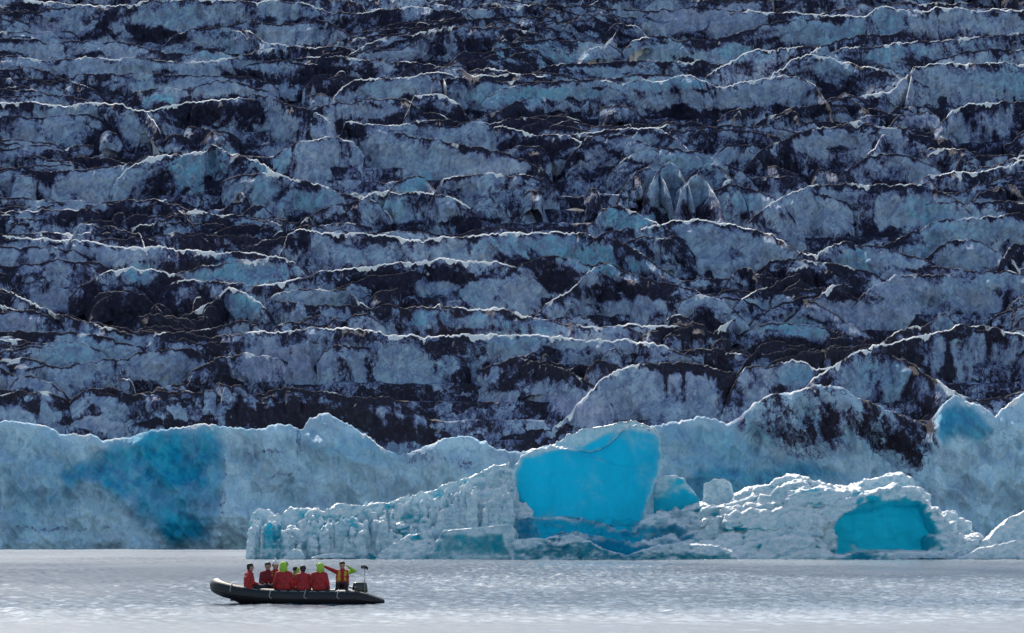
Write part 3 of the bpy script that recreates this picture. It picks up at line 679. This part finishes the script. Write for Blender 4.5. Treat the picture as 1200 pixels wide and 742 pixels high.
# 2 crumbly white ridge to the left
S = Solid()
S.slab([(287,658),(292,640),(293,630),(297,620),(295,606),(303,596),(313,596),(321,605),(330,603),(340,593),(352,596),(368,597),(382,600),(396,590),(412,592),(430,592),(446,590),(450,658)], 266.5, 269.5, .10, .1)
S.slab([(430,658),(432,592),(455,588),(472,584),(490,580),(508,574),(524,567),(545,560),(562,553),(580,545),(597,541),(606,560),(610,658)], 267.5, 272, .10, .1)
S.slab([(395,658),(440,640),(470,622),(500,606),(530,592),(565,575),(600,566),(625,600),(640,658)], 264.5, 270, .45, .1)
S.slab([(500,658),(512,634),(520,621),(560,618),(598,614),(606,622),(612,658)], 262.6, 267, .12, .1)
S.slab([(438,658),(452,642),(480,628),(505,622),(520,658)], 262.9, 266, .35, .1)
S.slab([(598,658),(605,632),(640,630),(668,626),(690,634),(712,646),(735,650),(770,640),(800,636),(840,640),(862,646),(868,658)], 262.3, 266.5, .3, .1)
for k_, (ax, ay, bx, by, wd, y0) in enumerate([(395,650,600,590,9,264.6),(420,640,560,588,10,265.2),(450,628,600,572,12,265.8),(370,652,470,630,7,263.8),(480,650,560,618,10,263.6),(330,655,420,640,6,263.6),(540,610,606,578,12,265.0),(460,610,560,572,10,266.6)]):
    tt = np.linspace(0, 1, 9); cx_ = ax+(bx-ax)*tt; cy_ = ay+(by-ay)*tt+rng.uniform(-4, 4, 9)
    S.slab([(p_, q_-wd*rng.uniform(.5, 1)) for p_, q_ in zip(cx_, cy_)]+[(p_, q_+14) for p_, q_ in zip(cx_[::-1], cy_[::-1])], y0, y0+3.5, .6, .05)
for i in range(210):
    # upright fins of rotten ice, each standing from the waterline
    px_ = 294+i*1.47+rng.uniform(-3, 3); row = int(rng.integers(0, 4))
    top = np.interp(px_, [290,303,330,360,445,520,600], [615,599,606,599,592,573,548])+row*rng.uniform(4, 14)+rng.uniform(-7, 5)
    dd = np.interp(px_, [290,445,450,600], [266.6,266.4,267.2,267.8])-row*.95+rng.uniform(-.2, .3)
    w_ = rng.uniform(2.6, 7.0); a1_, a2_ = rng.uniform(-.5, .5, 2)*w_
    S.slab([(px_-w_*1.1, 659), (px_-w_, top+rng.uniform(14, 30)), (px_-w_*.75, top+rng.uniform(3, 8)), (px_+a1_, top), (px_+w_*.6, top+rng.uniform(2, 7)), (px_+w_, top+rng.uniform(14, 26)), (px_+w_*1.2, 659)],
           dd, dd+rng.uniform(1.5, 2.5), rng.uniform(.02, .16), .2)
for i in range(36):
    t_ = rng.uniform(0, 1); px_ = 400+t_*200; top = np.interp(px_, [400,600], [640,575])+rng.uniform(0, 35)
    x_, y_, z_ = at(px_, min(top, 650), 264.6+(650-min(top, 650))/15*.45+rng.uniform(-.3, .3))
    q = rng.uniform(.25, .65); S.chunk((x_, y_, z_), (q*1.3, q, q*.8), 700+i, rng.uniform(-.6, .2))
def d_l(V, N):
    px, py = to_px(V[:, 0], V[:, 1], V[:, 2])
    fl = sstep(600, 450, px)*.75*(ridged(V[:, 0]*.85, V[:, 1]*.5, V[:, 2]*.18, 4, 15)-.25)
    blk = edge_poly(px, py, [(505,658),(520,620),(600,614),(612,658)], 6)
    return (crumb(V, N, .21, 1.8, 12)+fl*.25)*(1-.7*blk)-.05
def b_l(V, N, px, py):
    n_ = fbm(V[:, 0]*.4, V[:, 1]*.4, V[:, 2]*.4, 3, 21)
    a1 = edge_poly(px+4*n_, py+4*n_, [(305,612),(332,610),(338,648),(308,648)], 6)*.75
    a2 = edge_poly(px+4*n_, py+4*n_, [(505,652),(522,626),(590,622),(600,652)], 6)*.75
    a3 = edge_poly(px+4*n_, py+4*n_, [(598,640),(700,632),(760,645),(860,645),(860,660),(598,660)], 6)*.8
    low = sstep(645, 655, py)*.6
    cav = .55*sstep(.05, -.35, d_l(V, N))
    return np.maximum.reduce([a1, a2, a3, low, .36+.35*n_+cav])-.15*N[:, 2]
finish_berg('white_iceberg', S, M_white, d_l, b_l, .08, 0, 'long crumbling white iceberg rising from left up to the turquoise block')

# 3 the layered berg with the blue hollow on the right
S = Solid()
S.slab([(745,658),(760,606),(785,600),(812,598),(850,596),(880,582),(905,568),(930,558),(948,566),(975,572),(1000,573),(1020,564),(1040,560),(1060,559),(1074,568),(1084,578),(1094,592),(1104,602),(1118,604),(1130,612),(1143,630),(1150,658)], 268, 273, .12, .1)
S.slab([(770,658),(790,634),(830,620),(870,608),(905,600),(950,600),(965,615),(972,658)], 264.8, 269, .45, .1)
S.slab([(820,658),(850,646),(900,634),(950,634),(970,640),(974,658)], 263.2, 266, .5, .05)
S.slab([(960,600),(985,588),(1010,582),(1040,574),(1062,572),(1078,578),(1090,592),(1080,588),(1050,585),(1020,592),(990,600),(975,612)], 265.6, 270, .2, .1)
S.slab([(1072,576),(1092,592),(1105,604),(1116,616),(1124,640),(1124,658),(1100,658),(1098,620),(1082,592)], 265.6, 270, .1, .1)
S.slab([(955,602),(975,600),(976,630),(978,658),(940,658)], 265.4, 270, .1, .1)
S.slab([(960,658),(1000,652),(1050,650),(1100,650),(1150,646),(1158,658)], 264.0, 269, .3, .1)
S.slab([(868,604),(890,586),(912,574),(938,566),(965,576),(1000,580),(1000,600),(940,606)], 266.6, 270, .35, .1)
for k_, (ax, ay, bx, by, wd, y0) in enumerate([(752,640,880,600,9,264.6),(770,622,930,575,9,265.9),(800,604,905,574,8,266.9),(760,648,960,625,7,263.8),(850,612,965,600,9,265.0),(880,596,970,584,8,265.9),(840,632,965,615,8,264.2),(925,578,1010,582,7,266.0),(1090,640,1150,632,6,264.2)]):
    tt = np.linspace(0, 1, 9); cx_ = ax+(bx-ax)*tt; cy_ = ay+(by-ay)*tt+rng.uniform(-3, 3, 9)
    S.slab([(p_, q_-wd*rng.uniform(.5, 1)) for p_, q_ in zip(cx_, cy_)]+[(p_, q_+12) for p_, q_ in zip(cx_[::-1], cy_[::-1])], y0, y0+3.5, .6, .05)
for i in range(40):
    px_ = rng.uniform(760, 970); top = rng.uniform(np.interp(px_, [760,870,930,970], [606,590,566,575]), 648)
    x_, y_, z_ = at(px_, top, 264.8+(650-top)/15*.55+rng.uniform(-.2, .4))
    q = rng.uniform(.25, .6); S.chunk((x_, y_, z_), (q*1.7, q, q*.6), 900+i, rng.uniform(-.1, .45))
def d_r(V, N):
    px, py = to_px(V[:, 0], V[:, 1], V[:, 2])
    hol = edge_poly(px, py, [(980,600),(1060,580),(1100,610),(1115,655),(975,655)], 8)
    lay = .42*ridged(V[:, 0]*.25, V[:, 1]*.4, V[:, 2]*1.3-V[:, 0]*.35, 3, 35)
    return (crumb(V, N, .36, 1.3, 32)+lay)*(1-.85*hol)-.08+hol*(.55*ridged(V[:, 0]*.22+V[:, 2]*.15, V[:, 1]*.1, V[:, 2]*.2, 3, 37)+.12*ridged(V[:, 0]*.9, V[:, 1]*.5, V[:, 2]*.6, 3, 38))
def b_r(V, N, px, py):
    n_ = fbm(V[:, 0]*.4, V[:, 1]*.4, V[:, 2]*.4, 3, 41)
    n3 = fbm(V[:, 0]*.9, V[:, 1]*.6, V[:, 2]*.9, 4, 44)
    a1 = edge_poly(px+10*n_+9*n3, py+8*n_+7*n3, [(975,625),(984,610),(1000,600),(1014,594),(1036,588),(1062,583),(1085,590),(1098,604),(1112,626),(1118,652),(972,652)], 13)*(1.15+.25*fbm(V[:, 0]*.9, V[:, 1]*.5, V[:, 2]*.5, 4, 43))*(1-.45*sstep(1075, 1108, px))
    a2 = edge_poly(px+4*n_, py+4*n_, [(925,570),(960,574),(965,582),(930,584)], 4)*.8
    return np.maximum.reduce([a1, a2, .30+.35*n_+.5*sstep(.05, -.35, d_r(V, N)), sstep(648, 656, py)*.6])-.12*N[:, 2]
M_right = berg_mat('hollow_ice', (.02, .56, .62), .62, (.45, .80))
finish_berg('hollowed_iceberg', S, M_right, d_r, b_r, .085, 0, 'layered white iceberg with a deep turquoise hollow right of the glassy block')

# 4 small pieces
def small(name, outlines, seed, label, bl=.4, vox=.10, amp=.18, mat=None, grp=None):
    S = Solid()
    for (ol, y0, y1, ln) in outlines: S.slab(ol, y0, y1, ln, .15)
    return finish_berg(name, S, mat or M_white, lambda V, N: crumb(V, N, amp, 1.3, seed)-.04,
        lambda V, N, px, py: bl+.35*fbm(V[:, 0]*.6, V[:, 1]*.6, V[:, 2]*.6, 3, seed)-.3*np.clip(N[:, 2], 0, 1)+sstep(570, 590, py)*(bl > .5)*.5, vox, 1, label, grp)
small('iceberg', [([(758,660),(765,600),(768,562),(778,557),(790,556),(802,560),(812,572),(820,588),(826,660)], 268.9, 272, .05)], 51,
      'pale green iceberg with white cap tucked just right of the glassy block', .62)
small('iceberg', [([(815,660),(822,590),(828,578),(824,566),(836,561),(850,560),(856,566),(860,580),(872,600),(876,660)], 269.5, 272.5, .05)], 53,
      'small ragged white iceberg pinnacle poking up behind the layered ice', .15)
small('iceberg', [([(1085,656),(1110,648),(1140,640),(1160,630),(1172,617),(1186,606),(1205,598),(1240,590),(1290,612),(1320,656)], 264.5, 270, .3),
                  ([(1120,656),(1150,642),(1200,632),(1250,640),(1270,656)], 263, 266, .5)], 55,
      'smooth white iceberg sloping up at the right edge of the photo', .25)
small('ice_chunk', [([(330,656),(336,648),(345,643),(354,645),(360,656)], 262.0, 263.2, .2)], 57, 'small rounded white ice chunk floating before the left end of the white iceberg', .05, .06, .08)
small('ice_chunk', [([(362,655),(375,650),(392,647),(410,651),(420,655)], 261.9, 263, .2)], 58, 'low flat white ice chunk beside the rounded one below the crumbling iceberg', .1, .06, .08)
small('ice_chunk', [([(1060,655),(1072,650),(1090,648),(1104,651),(1110,655)], 261.9, 263, .2)], 59, 'low white ice chunk floating in front of the turquoise hollow', .1, .06, .08)

# ------------------------------------------------------------------ the inflatable boat
M_rub = plain('black_rubber', (.008, .008, .011), .55, .3, 3)
M_hull = plain('grey_hull', (.03, .03, .032), .5); M_floor = plain('deck', (.05, .05, .052), .8)
M_strap = plain('grey_strap', (.34, .35, .36), .7); M_metal = plain('steel', (.5, .5, .5), .35, .1, 8, .8)
M_red = plain('red_fabric', (.42, .016, .018), .75, .45, 9); M_dred = plain('dark_red_fabric', (.20, .010, .016), .8, .4, 9)
M_hi = plain('yellow_green_fabric', (.36, .60, .05), .7, .3, 9); M_dark = plain('navy_fabric', (.012, .014, .022), .8, .3, 9)
M_skin = plain('skin', (.42, .24, .17), .5, .1, 20); M_hair = plain('hair', (.018, .012, .01), .6, .3, 40)
M_white_f = plain('white_wool', (.75, .75, .74), .9, .1, 30); M_yel = plain('yellow_fabric', (.55, .34, .03), .7, .2, 9)
M_engine = plain('engine_black', (.02, .021, .024), .3, .2, 4)

def tube_mesh(path, rad, seg=20, name='tube', caps=True):
    P = np.array(path, float); n = len(P)
    T = np.gradient(P, axis=0); T /= np.linalg.norm(T, axis=1)[:, None]
    up = np.array([0, 0, 1.]); V = []
    rad = np.broadcast_to(np.asarray(rad, float), (n,))
    for i in range(n):
        u = up if abs(T[i]@up) < .95 else np.array([1., 0, 0])
        s = np.cross(T[i], u); s /= np.linalg.norm(s); q = np.cross(s, T[i])
        for k in range(seg):
            a_ = 2*math.pi*k/seg; V.append(P[i]+rad[i]*(math.cos(a_)*s+math.sin(a_)*q))
    F = []
    for i in range(n-1):
        for k in range(seg):
            a_, b_ = i*seg+k, i*seg+(k+1) % seg; F.append((a_, b_, b_+seg, a_+seg))
    if caps: F.append(tuple(range(seg-1, -1, -1))); F.append(tuple(range((n-1)*seg, n*seg)))
    me = bpy.data.meshes.new(name); me.from_pydata([tuple(v) for v in V], [], F)
    for p_ in me.polygons: p_.use_smooth = len(p_.vertices) == 4
    me.update(); return me
def spline(pts, n=60):
    P = np.array(pts, float); out = []
    Q = np.vstack([2*P[0]-P[1], P, 2*P[-1]-P[-2]]); m = len(P)-1
    for i in range(n):
        t = i/(n-1)*m; k = min(int(t), m-1); t -= k; a_, b_, c_, d_ = Q[k:k+4]
        out.append(.5*((2*b_)+(-a_+c_)*t+(2*a_-5*b_+4*c_-d_)*t*t+(-a_+3*b_-3*c_+d_)*t**3))
    return np.array(out)
def box_mesh(name, c, s, bev=.02, taper=1.0):
    import bmesh
    bm = bmesh.new(); bmesh.ops.create_cube(bm, size=1)
    for v in bm.verts:
        k = taper if v.co.z > 0 else 1
        v.co = Vector((c[0]+v.co.x*s[0]*k, c[1]+v.co.y*s[1]*k, c[2]+v.co.z*s[2]))
    bmesh.ops.bevel(bm, geom=bm.edges[:], offset=bev, segments=3, profile=.6, affect='EDGES')
    me = bpy.data.meshes.new(name); bm.to_mesh(me); bm.free()
    for p_ in me.polygons: p_.use_smooth = True
    return me

BX, BY = (348-600)/FPX*120.0, 120.0
boat = bpy.data.objects.new('inflatable_boat', None); col.objects.link(boat); boat.location = (BX, BY, 0)
boat.rotation_euler = (0, math.radians(.5), math.radians(3))
tag(boat, 'long black rubber inflatable boat carrying passengers across the lagoon', 'boat')
near = [(3.02,-.86,.13),(2.75,-.86,.17),(2.4,-.86,.22),(2.0,-.86,.26),(1.2,-.86,.26),(0,-.86,.26),(-1.0,-.85,.29),(-1.8,-.78,.37),(-2.3,-.60,.46),(-2.62,-.33,.56),(-2.72,0,.62)]
far = [(x_, -y_, z_) for x_, y_, z_ in near[:-1]][::-1]
path = spline(near+far, 110)
rad = np.interp(path[:, 0], [-2.8, -1.5, 1.9, 2.35, 2.8, 3.03], [.26, .26, .26, .20, .10, .045])
link('tube', tube_mesh(path, rad, 28, 'tube'), M_rub, boat)
# rubbing strake along the outside
st = path.copy(); cen = np.array([0, 0]); 
nrm = np.gradient(path, axis=0); nr = np.stack([nrm[:, 1], -nrm[:, 0], 0*nrm[:, 0]], 1); nr /= np.linalg.norm(nr, axis=1)[:, None]
sgn = 1.0 if (nr[5]@np.array([0, -1, 0])) > 0 else -1.0
st = path+nr*sgn*(rad[:, None])*.98; st[:, 2] -= .04
link('rubbing_strake', tube_mesh(st[8:-8], .022, 8), M_hull, boat)
# rigid hull
xs_ = np.linspace(-2.75, 2.1, 24); V = []; 
for xx in xs_:
    wd = np.interp(xx, [-2.75,-2.5,-2,-1.2,2.1], [.05,.35,.62,.78,.80]); kz = np.interp(xx, [-2.75,-2.4,-1.9,-1.2,2.1], [.52,.24,.0,-.15,-.22])
    tz = np.interp(xx, [-2.75,-2.3,-1.8,-1,2.1], [.60,.46,.34,.20,.12])
    V += [(xx,-wd,tz),(xx,-wd*.75,kz*.4+tz*.45),(xx,0,kz),(xx,wd*.75,kz*.4+tz*.45),(xx,wd,tz)]
F = [(i*5+k, i*5+k+1, i*5+k+6, i*5+k+5) for i in range(23) for k in range(4)]+[tuple(23*5+k for k in range(5)), (4,3,2,1,0)]
me = bpy.data.meshes.new('hull'); me.from_pydata(V, [], F); me.update(); link('hull', me, M_hull, boat)
link('floor', box_mesh('floor', (-.1,0,.14), (4.3,1.25,.05)), M_floor, boat)
link('transom', box_mesh('transom', (2.02,0,.36), (.07,1.3,.52)), M_hull, boat)
link('seat', box_mesh('seat', (1.55,0,.38), (.46,.5,.42), .04), M_hull, boat)
link('bow_locker', box_mesh('bow_locker', (-2.1,0,.42), (.5,.6,.36), .05), M_hull, boat)
for x_ in (-2.22, -.88, .30, 1.42):
    z_ = .26 if x_ > -1 else .45; y_ = -.86 if x_ > -1 else -.64
    pts = [(x_+.02, y_+.02, z_+.27), (x_+.02, y_-.15, z_+.235), (x_-.01, y_-.235, z_+.14), (x_-.03, y_-.262, z_+.02), (x_+.05, y_-.262, z_-.04)]
    link('handle', tube_mesh(spline(pts, 16), .017, 8), M_strap, boat)
for s_ in (-1, 1):
    pts = []
    for j, x_ in enumerate(np.linspace(-2.1, 1.9, 25)):
        k = 4+int(0); idx = np.argmin(np.abs(path[:55, 0]-x_)); p_ = path[idx]
        pts.append((x_, s_*(abs(p_[1])+.16), p_[2]+.215-(.03 if j % 2 else 0)))
    link('grab_line', tube_mesh(spline(pts, 70), .012, 6), M_strap, boat)
mot = link('outboard_motor', box_mesh('leg', (2.28,0,.12), (.16,.14,.75), .04), M_engine, boat)
link('cowling', box_mesh('cowling', (2.18,0,.60), (.56,.36,.36), .09, .82), M_engine, mot)
link('tiller', tube_mesh([(1.98,0,.55),(1.75,.02,.62),(1.6,.03,.66)], .022, 10), M_engine, mot)
mast = link('light_pole', tube_mesh([(2.33,-.35,.45),(2.33,-.35,.9),(2.34,-.35,1.27)], .02, 10), M_metal, boat)
link('lamp', box_mesh('lamp', (2.28,-.35,1.31), (.16,.09,.12), .03), M_engine, mast)
fl = []
for i in range(7):
    for j in range(4): fl.append((2.34+.018*i, -.35+.02*math.sin(i*1.2), 1.37-.035*j-.012*i))
F = [(i*4+j, i*4+j+1, i*4+j+5, i*4+j+4) for i in range(6) for j in range(3)]
me = bpy.data.meshes.new('flag'); me.from_pydata(fl, [], F); me.update()
fo = link('flag', me, M_dark, mast); fo.modifiers.new('t', 'SOLIDIFY').thickness = .006
fc = [(2.06,-.33,.72),(2.06,-.33,.80)]
link('fuel_can', box_mesh('fuel_can', (1.78,.35,.30), (.34,.25,.28), .04), M_dred, boat)

# ------------------------------------------------------------------ people
def capsules(caps, seg=12):
    V, F = [], []
    for p0, p1, r0, r1 in caps:
        p0, p1 = np.array(p0, float), np.array(p1, float); d = p1-p0; L = np.linalg.norm(d)
        d = d/L if L > 1e-6 else np.array([0, 0, 1.])
        u = np.array([1., 0, 0]) if abs(d[0]) < .8 else np.array([0, 1., 0]); s = np.cross(d, u); s /= np.linalg.norm(s); q = np.cross(d, s)
        rings = []
        for a_ in np.linspace(-88, 0, 5): rings.append((p0+d*r0*math.sin(math.radians(a_)), r0*math.cos(math.radians(a_))))
        for a_ in np.linspace(0, 88, 5): rings.append((p1+d*r1*math.sin(math.radians(a_)), r1*math.cos(math.radians(a_))))
        k = len(V)
        for c_, r_ in rings:
            for i in range(seg):
                t = 2*math.pi*i/seg; V.append(c_+r_*(math.cos(t)*s+math.sin(t)*q))
        nr_ = len(rings)
        for j in range(nr_-1):
            for i in range(seg):
                F.append((k+j*seg+i, k+j*seg+(i+1) % seg, k+(j+1)*seg+(i+1) % seg, k+(j+1)*seg+i))
        F.append(tuple(k+seg-1-i for i in range(seg))); F.append(tuple(k+(nr_-1)*seg+i for i in range(seg)))
    return V, F
def part_from(caps, name, mat, parent, vox, sm=2, flat=None):
    V, F = capsules(caps)
    if flat: V = [v*np.array(flat) for v in V]
    me = voxel(V, F, vox, sm); me.name = name
    for p_ in me.polygons: p_.use_smooth = True
    return link(name, me, mat, parent)
def person(loc, yaw, label, lean=0., s=1.0, head_yaw=0., arms='lap', jacket=None, vest=None, head='hair', hood=None, sleeve=None, trousers=None):
    """seated figure; local +Y is where it faces, origin on the seat"""
    root = bpy.data.objects.new('person', None); col.objects.link(root)
    root.location = loc; root.rotation_euler = (0, 0, yaw); root.scale = (s, s, s)
    tag(root, label, 'person', 'people riding in the inflatable boat')
    cl, sl = math.cos(lean), math.sin(lean)
    def T(x_, y_, z_):          # torso frame leaning forward about the pelvis
        z2 = z_-.08; return (x_, y_*cl+z2*sl, .08+z2*cl-y_*sl)
    hc = np.array(T(0, .03, .74)); ch, sh = math.cos(head_yaw), math.sin(head_yaw)
    def Hd(x_, y_, z_): return tuple(hc+np.array([x_*ch-y_*sh, x_*sh+y_*ch, z_]))
    torso = [(T(-.09,0,.09), T(.09,0,.09), .115, .115), (T(0,0,.12), T(0,.0,.34), .135, .14), (T(-.07,0,.36), T(.07,0,.36), .13, .13), (T(-.14,-.01,.50), T(.14,-.01,.50), .075, .075), (T(0,0,.46), T(0,.01,.60), .10, .058), (T(0,.01,.58), Hd(0,-.01,-.06), .056, .055)]
    headc = [(Hd(0,-.015,.03), Hd(0,.01,.02), .098, .092), (Hd(0,.02,-.055), Hd(0,.045,-.085), .066, .042), (Hd(0,.10,.005), Hd(0,.118,-.025), .012, .018),
             (Hd(-.032,.088,.03), Hd(.032,.088,.03), .014, .014), (Hd(-.02,.092,-.058), Hd(.02,.092,-.058), .010, .010), (Hd(-.092,-.005,.015), Hd(-.094,-.01,-.02), .018, .014), (Hd(.092,-.005,.015), Hd(.094,-.01,-.02), .018, .014)]
    hips = {-1: (-.10, .02, .09), 1: (.10, .02, .09)}; legs = []; shoes = []
    for sd_ in (-1, 1):
        kn = (sd_*.14, .46, .09); an = (sd_*.13, .50, -.30); toe = (sd_*.14, .66, -.335)
        legs.append((hips[sd_], kn, .088, .060)); legs.append((kn, an, .060, .042)); shoes.append((an, toe, .046, .036))
    def hand(w_, d_, side):
        w_, d_ = np.array(w_, float), np.array(d_, float); d_ /= np.linalg.norm(d_)
        up_ = np.array([0, 0, 1.]) if abs(d_[2]) < .9 else np.array([0, 1., 0])
        lat = np.cross(d_, up_); lat /= np.linalg.norm(lat); nn = np.cross(lat, d_)
        out = [(w_, w_+d_*.05, .026, .030), (w_+d_*.05-lat*.022, w_+d_*.085-lat*.03, .018, .012), (w_+d_*.05+lat*.022, w_+d_*.085+lat*.03, .018, .012), (w_+d_*.05, w_+d_*.085, .02, .014)]
        for kf, lf in ((-1.5, .058), (-.5, .076), (.5, .080), (1.5, .070)):
            b0 = w_+d_*.085+lat*.021*kf; m_ = b0+d_*lf*.5-nn*.006; e_ = m_+d_*lf*.42-nn*.024
            out += [(b0, m_, .0095, .009), (m_, e_, .009, .0075)]
        b0 = w_+d_*.025+lat*.026*side; m_ = b0+d_*.03+lat*.028*side-nn*.008; out += [(b0, m_, .014, .011), (m_, m_+d_*.03-nn*.01, .011, .009)]
        return out
    armc, hands, cuffs = [], [], []
    for sd_ in (-1, 1):
        sho = T(sd_*.185, -.01, .50); pose = arms[0 if sd_ < 0 else 1] if isinstance(arms, tuple) else arms
        if pose == 'lap': el, wr, hd = T(sd_*.24, .06, .24), (sd_*.13, .28, .19), (-sd_*.3, .9, -.35)
        elif pose == 'tube': el, wr, hd = T(sd_*.27, -.04, .25), (sd_*.30, .06, .06), (sd_*.1, .35, -.5)
        elif pose == 'camera': el, wr, hd = T(sd_*.22, .22, .38), tuple(hc+np.array([sd_*.09, .17, -.04])), (-sd_*.4, .1, .9)
        elif pose == 'out': el, wr, hd = T(sd_*.40, .05, .60), T(sd_*.62, .08, .70), (sd_*1., .1, .35)
        elif pose == 'akimbo': el, wr, hd = T(sd_*.42, -.02, .54), T(sd_*.22, .12, .68), (-sd_*.6, .1, .5)
        armc += [(sho, el, .058, .043), (el, wr, .043, .028)]; hands += hand(wr, hd, -sd_); cuffs.append((sho, el, wr))
    part_from(torso+headc+armc+hands+legs, 'body', M_skin, root, .0085, 1)
    jm = jacket or M_red
    big = [(a_, b_, r0+.024, r1+.026) for a_, b_, r0, r1 in torso[:5]]
    big[-1] = (T(0,0,.46), T(0,.01,.585), .125, .085)
    sl_ = []
    for sho, el, wr in cuffs:
        wr2 = np.array(el)+(np.array(wr)-np.array(el))*.93; sl_ += [(sho, el, .082, .064), (el, tuple(wr2), .064, .046)]
    wr_ = [(T(x_, .0, z_), T(-x_, .02, z_+.01), .118+.02, .118+.02) for x_, z_ in ((.10,.14),(.09,.24),(.10,.33))]
    if sleeve:
        part_from(big+wr_+sl_[2:], 'jacket', jm, root, .013, 2); part_from(sl_[:2], 'sleeve', sleeve, root, .013, 2)
    else:
        part_from(big+wr_+sl_, 'jacket', jm, root, .013, 2)
    part_from([(a_, b_, r0+.020, r1+.018) for a_, b_, r0, r1 in legs], 'trousers', trousers or M_dark, root, .014, 2)
    for a_, b_, r0, r1 in shoes: part_from([(a_, b_, r0+.012, r1+.012)], 'boot', M_rub, root, .012, 1)
    if vest:
        vc = [(T(x_, .035, z_), T(x_, .045, z_+.14), .125, .11) for x_ in (-.085, .085) for z_ in (.24,)]+[(T(-.09,-.05,.26), T(-.09,-.05,.44), .115, .10), (T(.09,-.05,.26), T(.09,-.05,.44), .115, .10)]
        vc += [(T(-.10,-.07,.5), T(-.10,.06,.5), .06, .06), (T(.10,-.07,.5), T(.10,.06,.5), .06, .06)]
        part_from(vc, 'life_vest', vest, root, .014, 2)
    if head == 'hair':
        part_from([(Hd(0,-.03,.045), Hd(0,0,.05), .106, .098), (Hd(0,-.06,-.02), Hd(0,-.055,-.08), .075, .05)], 'hair', M_hair, root, .012, 2)
    elif head == 'hat':
        part_from([(Hd(0,-.02,.06), Hd(0,0,.06), .112, .106), (Hd(0,-.02,.12), Hd(0,-.02,.16), .07, .04), (Hd(0,-.02,.2), Hd(0,-.02,.205), .035, .035)], 'hat', M_white_f, root, .012, 2)
        part_from([(Hd(0,-.05,-.0), Hd(0,-.05,-.06), .098, .08)], 'hair', M_hair, root, .012, 2)
    if hood:
        part_from([(Hd(0,-.04,.03), Hd(0,-.01,.04), .126, .112), (Hd(0,-.07,-.06), Hd(0,-.05,-.14), .115, .11), (Hd(-.06,-.02,-.09), Hd(.06,-.02,-.09), .07, .07)], 'hood', hood, root, .013, 2)
        if head == 'cap':
            part_from([(Hd(0,.02,.06), Hd(0,.06,.06), .098, .085)], 'cap', M_dark, root, .012, 2)
    return root
def seat(px_, side, z_=.50):
    x_ = (px_-600)/FPX*120.0
    lx = x_-BX; idx = np.argmin(np.abs(path[:55, 0]-lx)) if side < 0 else 0
    return (x_, BY+side*.78+math.radians(3)*lx, z_)
R_ = math.radians
person(seat(294, -1, .52), R_(-62), 'person in red jacket sitting alone nearest the bow', .08, 1.03, -.4, 'lap', M_red, head='hair')
person(seat(313, 1, .50), R_(188), 'person with dark hair half hidden behind the white hat wearer', .05, 1.08, .3, 'lap', M_dred, head='hair')
person(seat(322, 1, .50), R_(165), 'person in white bobble hat and yellow green life vest', .02, 1.12, .1, ('lap', 'lap'), M_red, vest=M_hi, head='hat')
person(seat(335, -1, .49), R_(-8), 'person in red jacket with bulky yellow green hood raised', .10, 1.12, -.5, 'tube', M_red, hood=M_hi, head='cap')
person(seat(346, 1, .47), R_(172), 'person in dark red jacket wedged just right of the green hoods', .10, .93, -.3, 'lap', M_dred, vest=M_hi, hood=M_hi, head='cap')
person(seat(358, -1, .48), R_(12), 'person with dark hair bending forward mid boat in red jacket', .32, 1.04, .3, 'lap', M_red, head='hair')
person(seat(376, -1, .49), R_(-5), 'person in red jacket with green hood and black cap, next to the guide', .12, 1.08, .7, 'tube', M_red, hood=M_hi, head='cap')
g = person((BX+1.58, BY+.08, .60), R_(180), 'person pointing with outstretched arm beside the engine, one sleeve green', .0, 1.0, .5, ('akimbo', 'out'), M_red, vest=M_yel, head='hair', sleeve=M_hi)
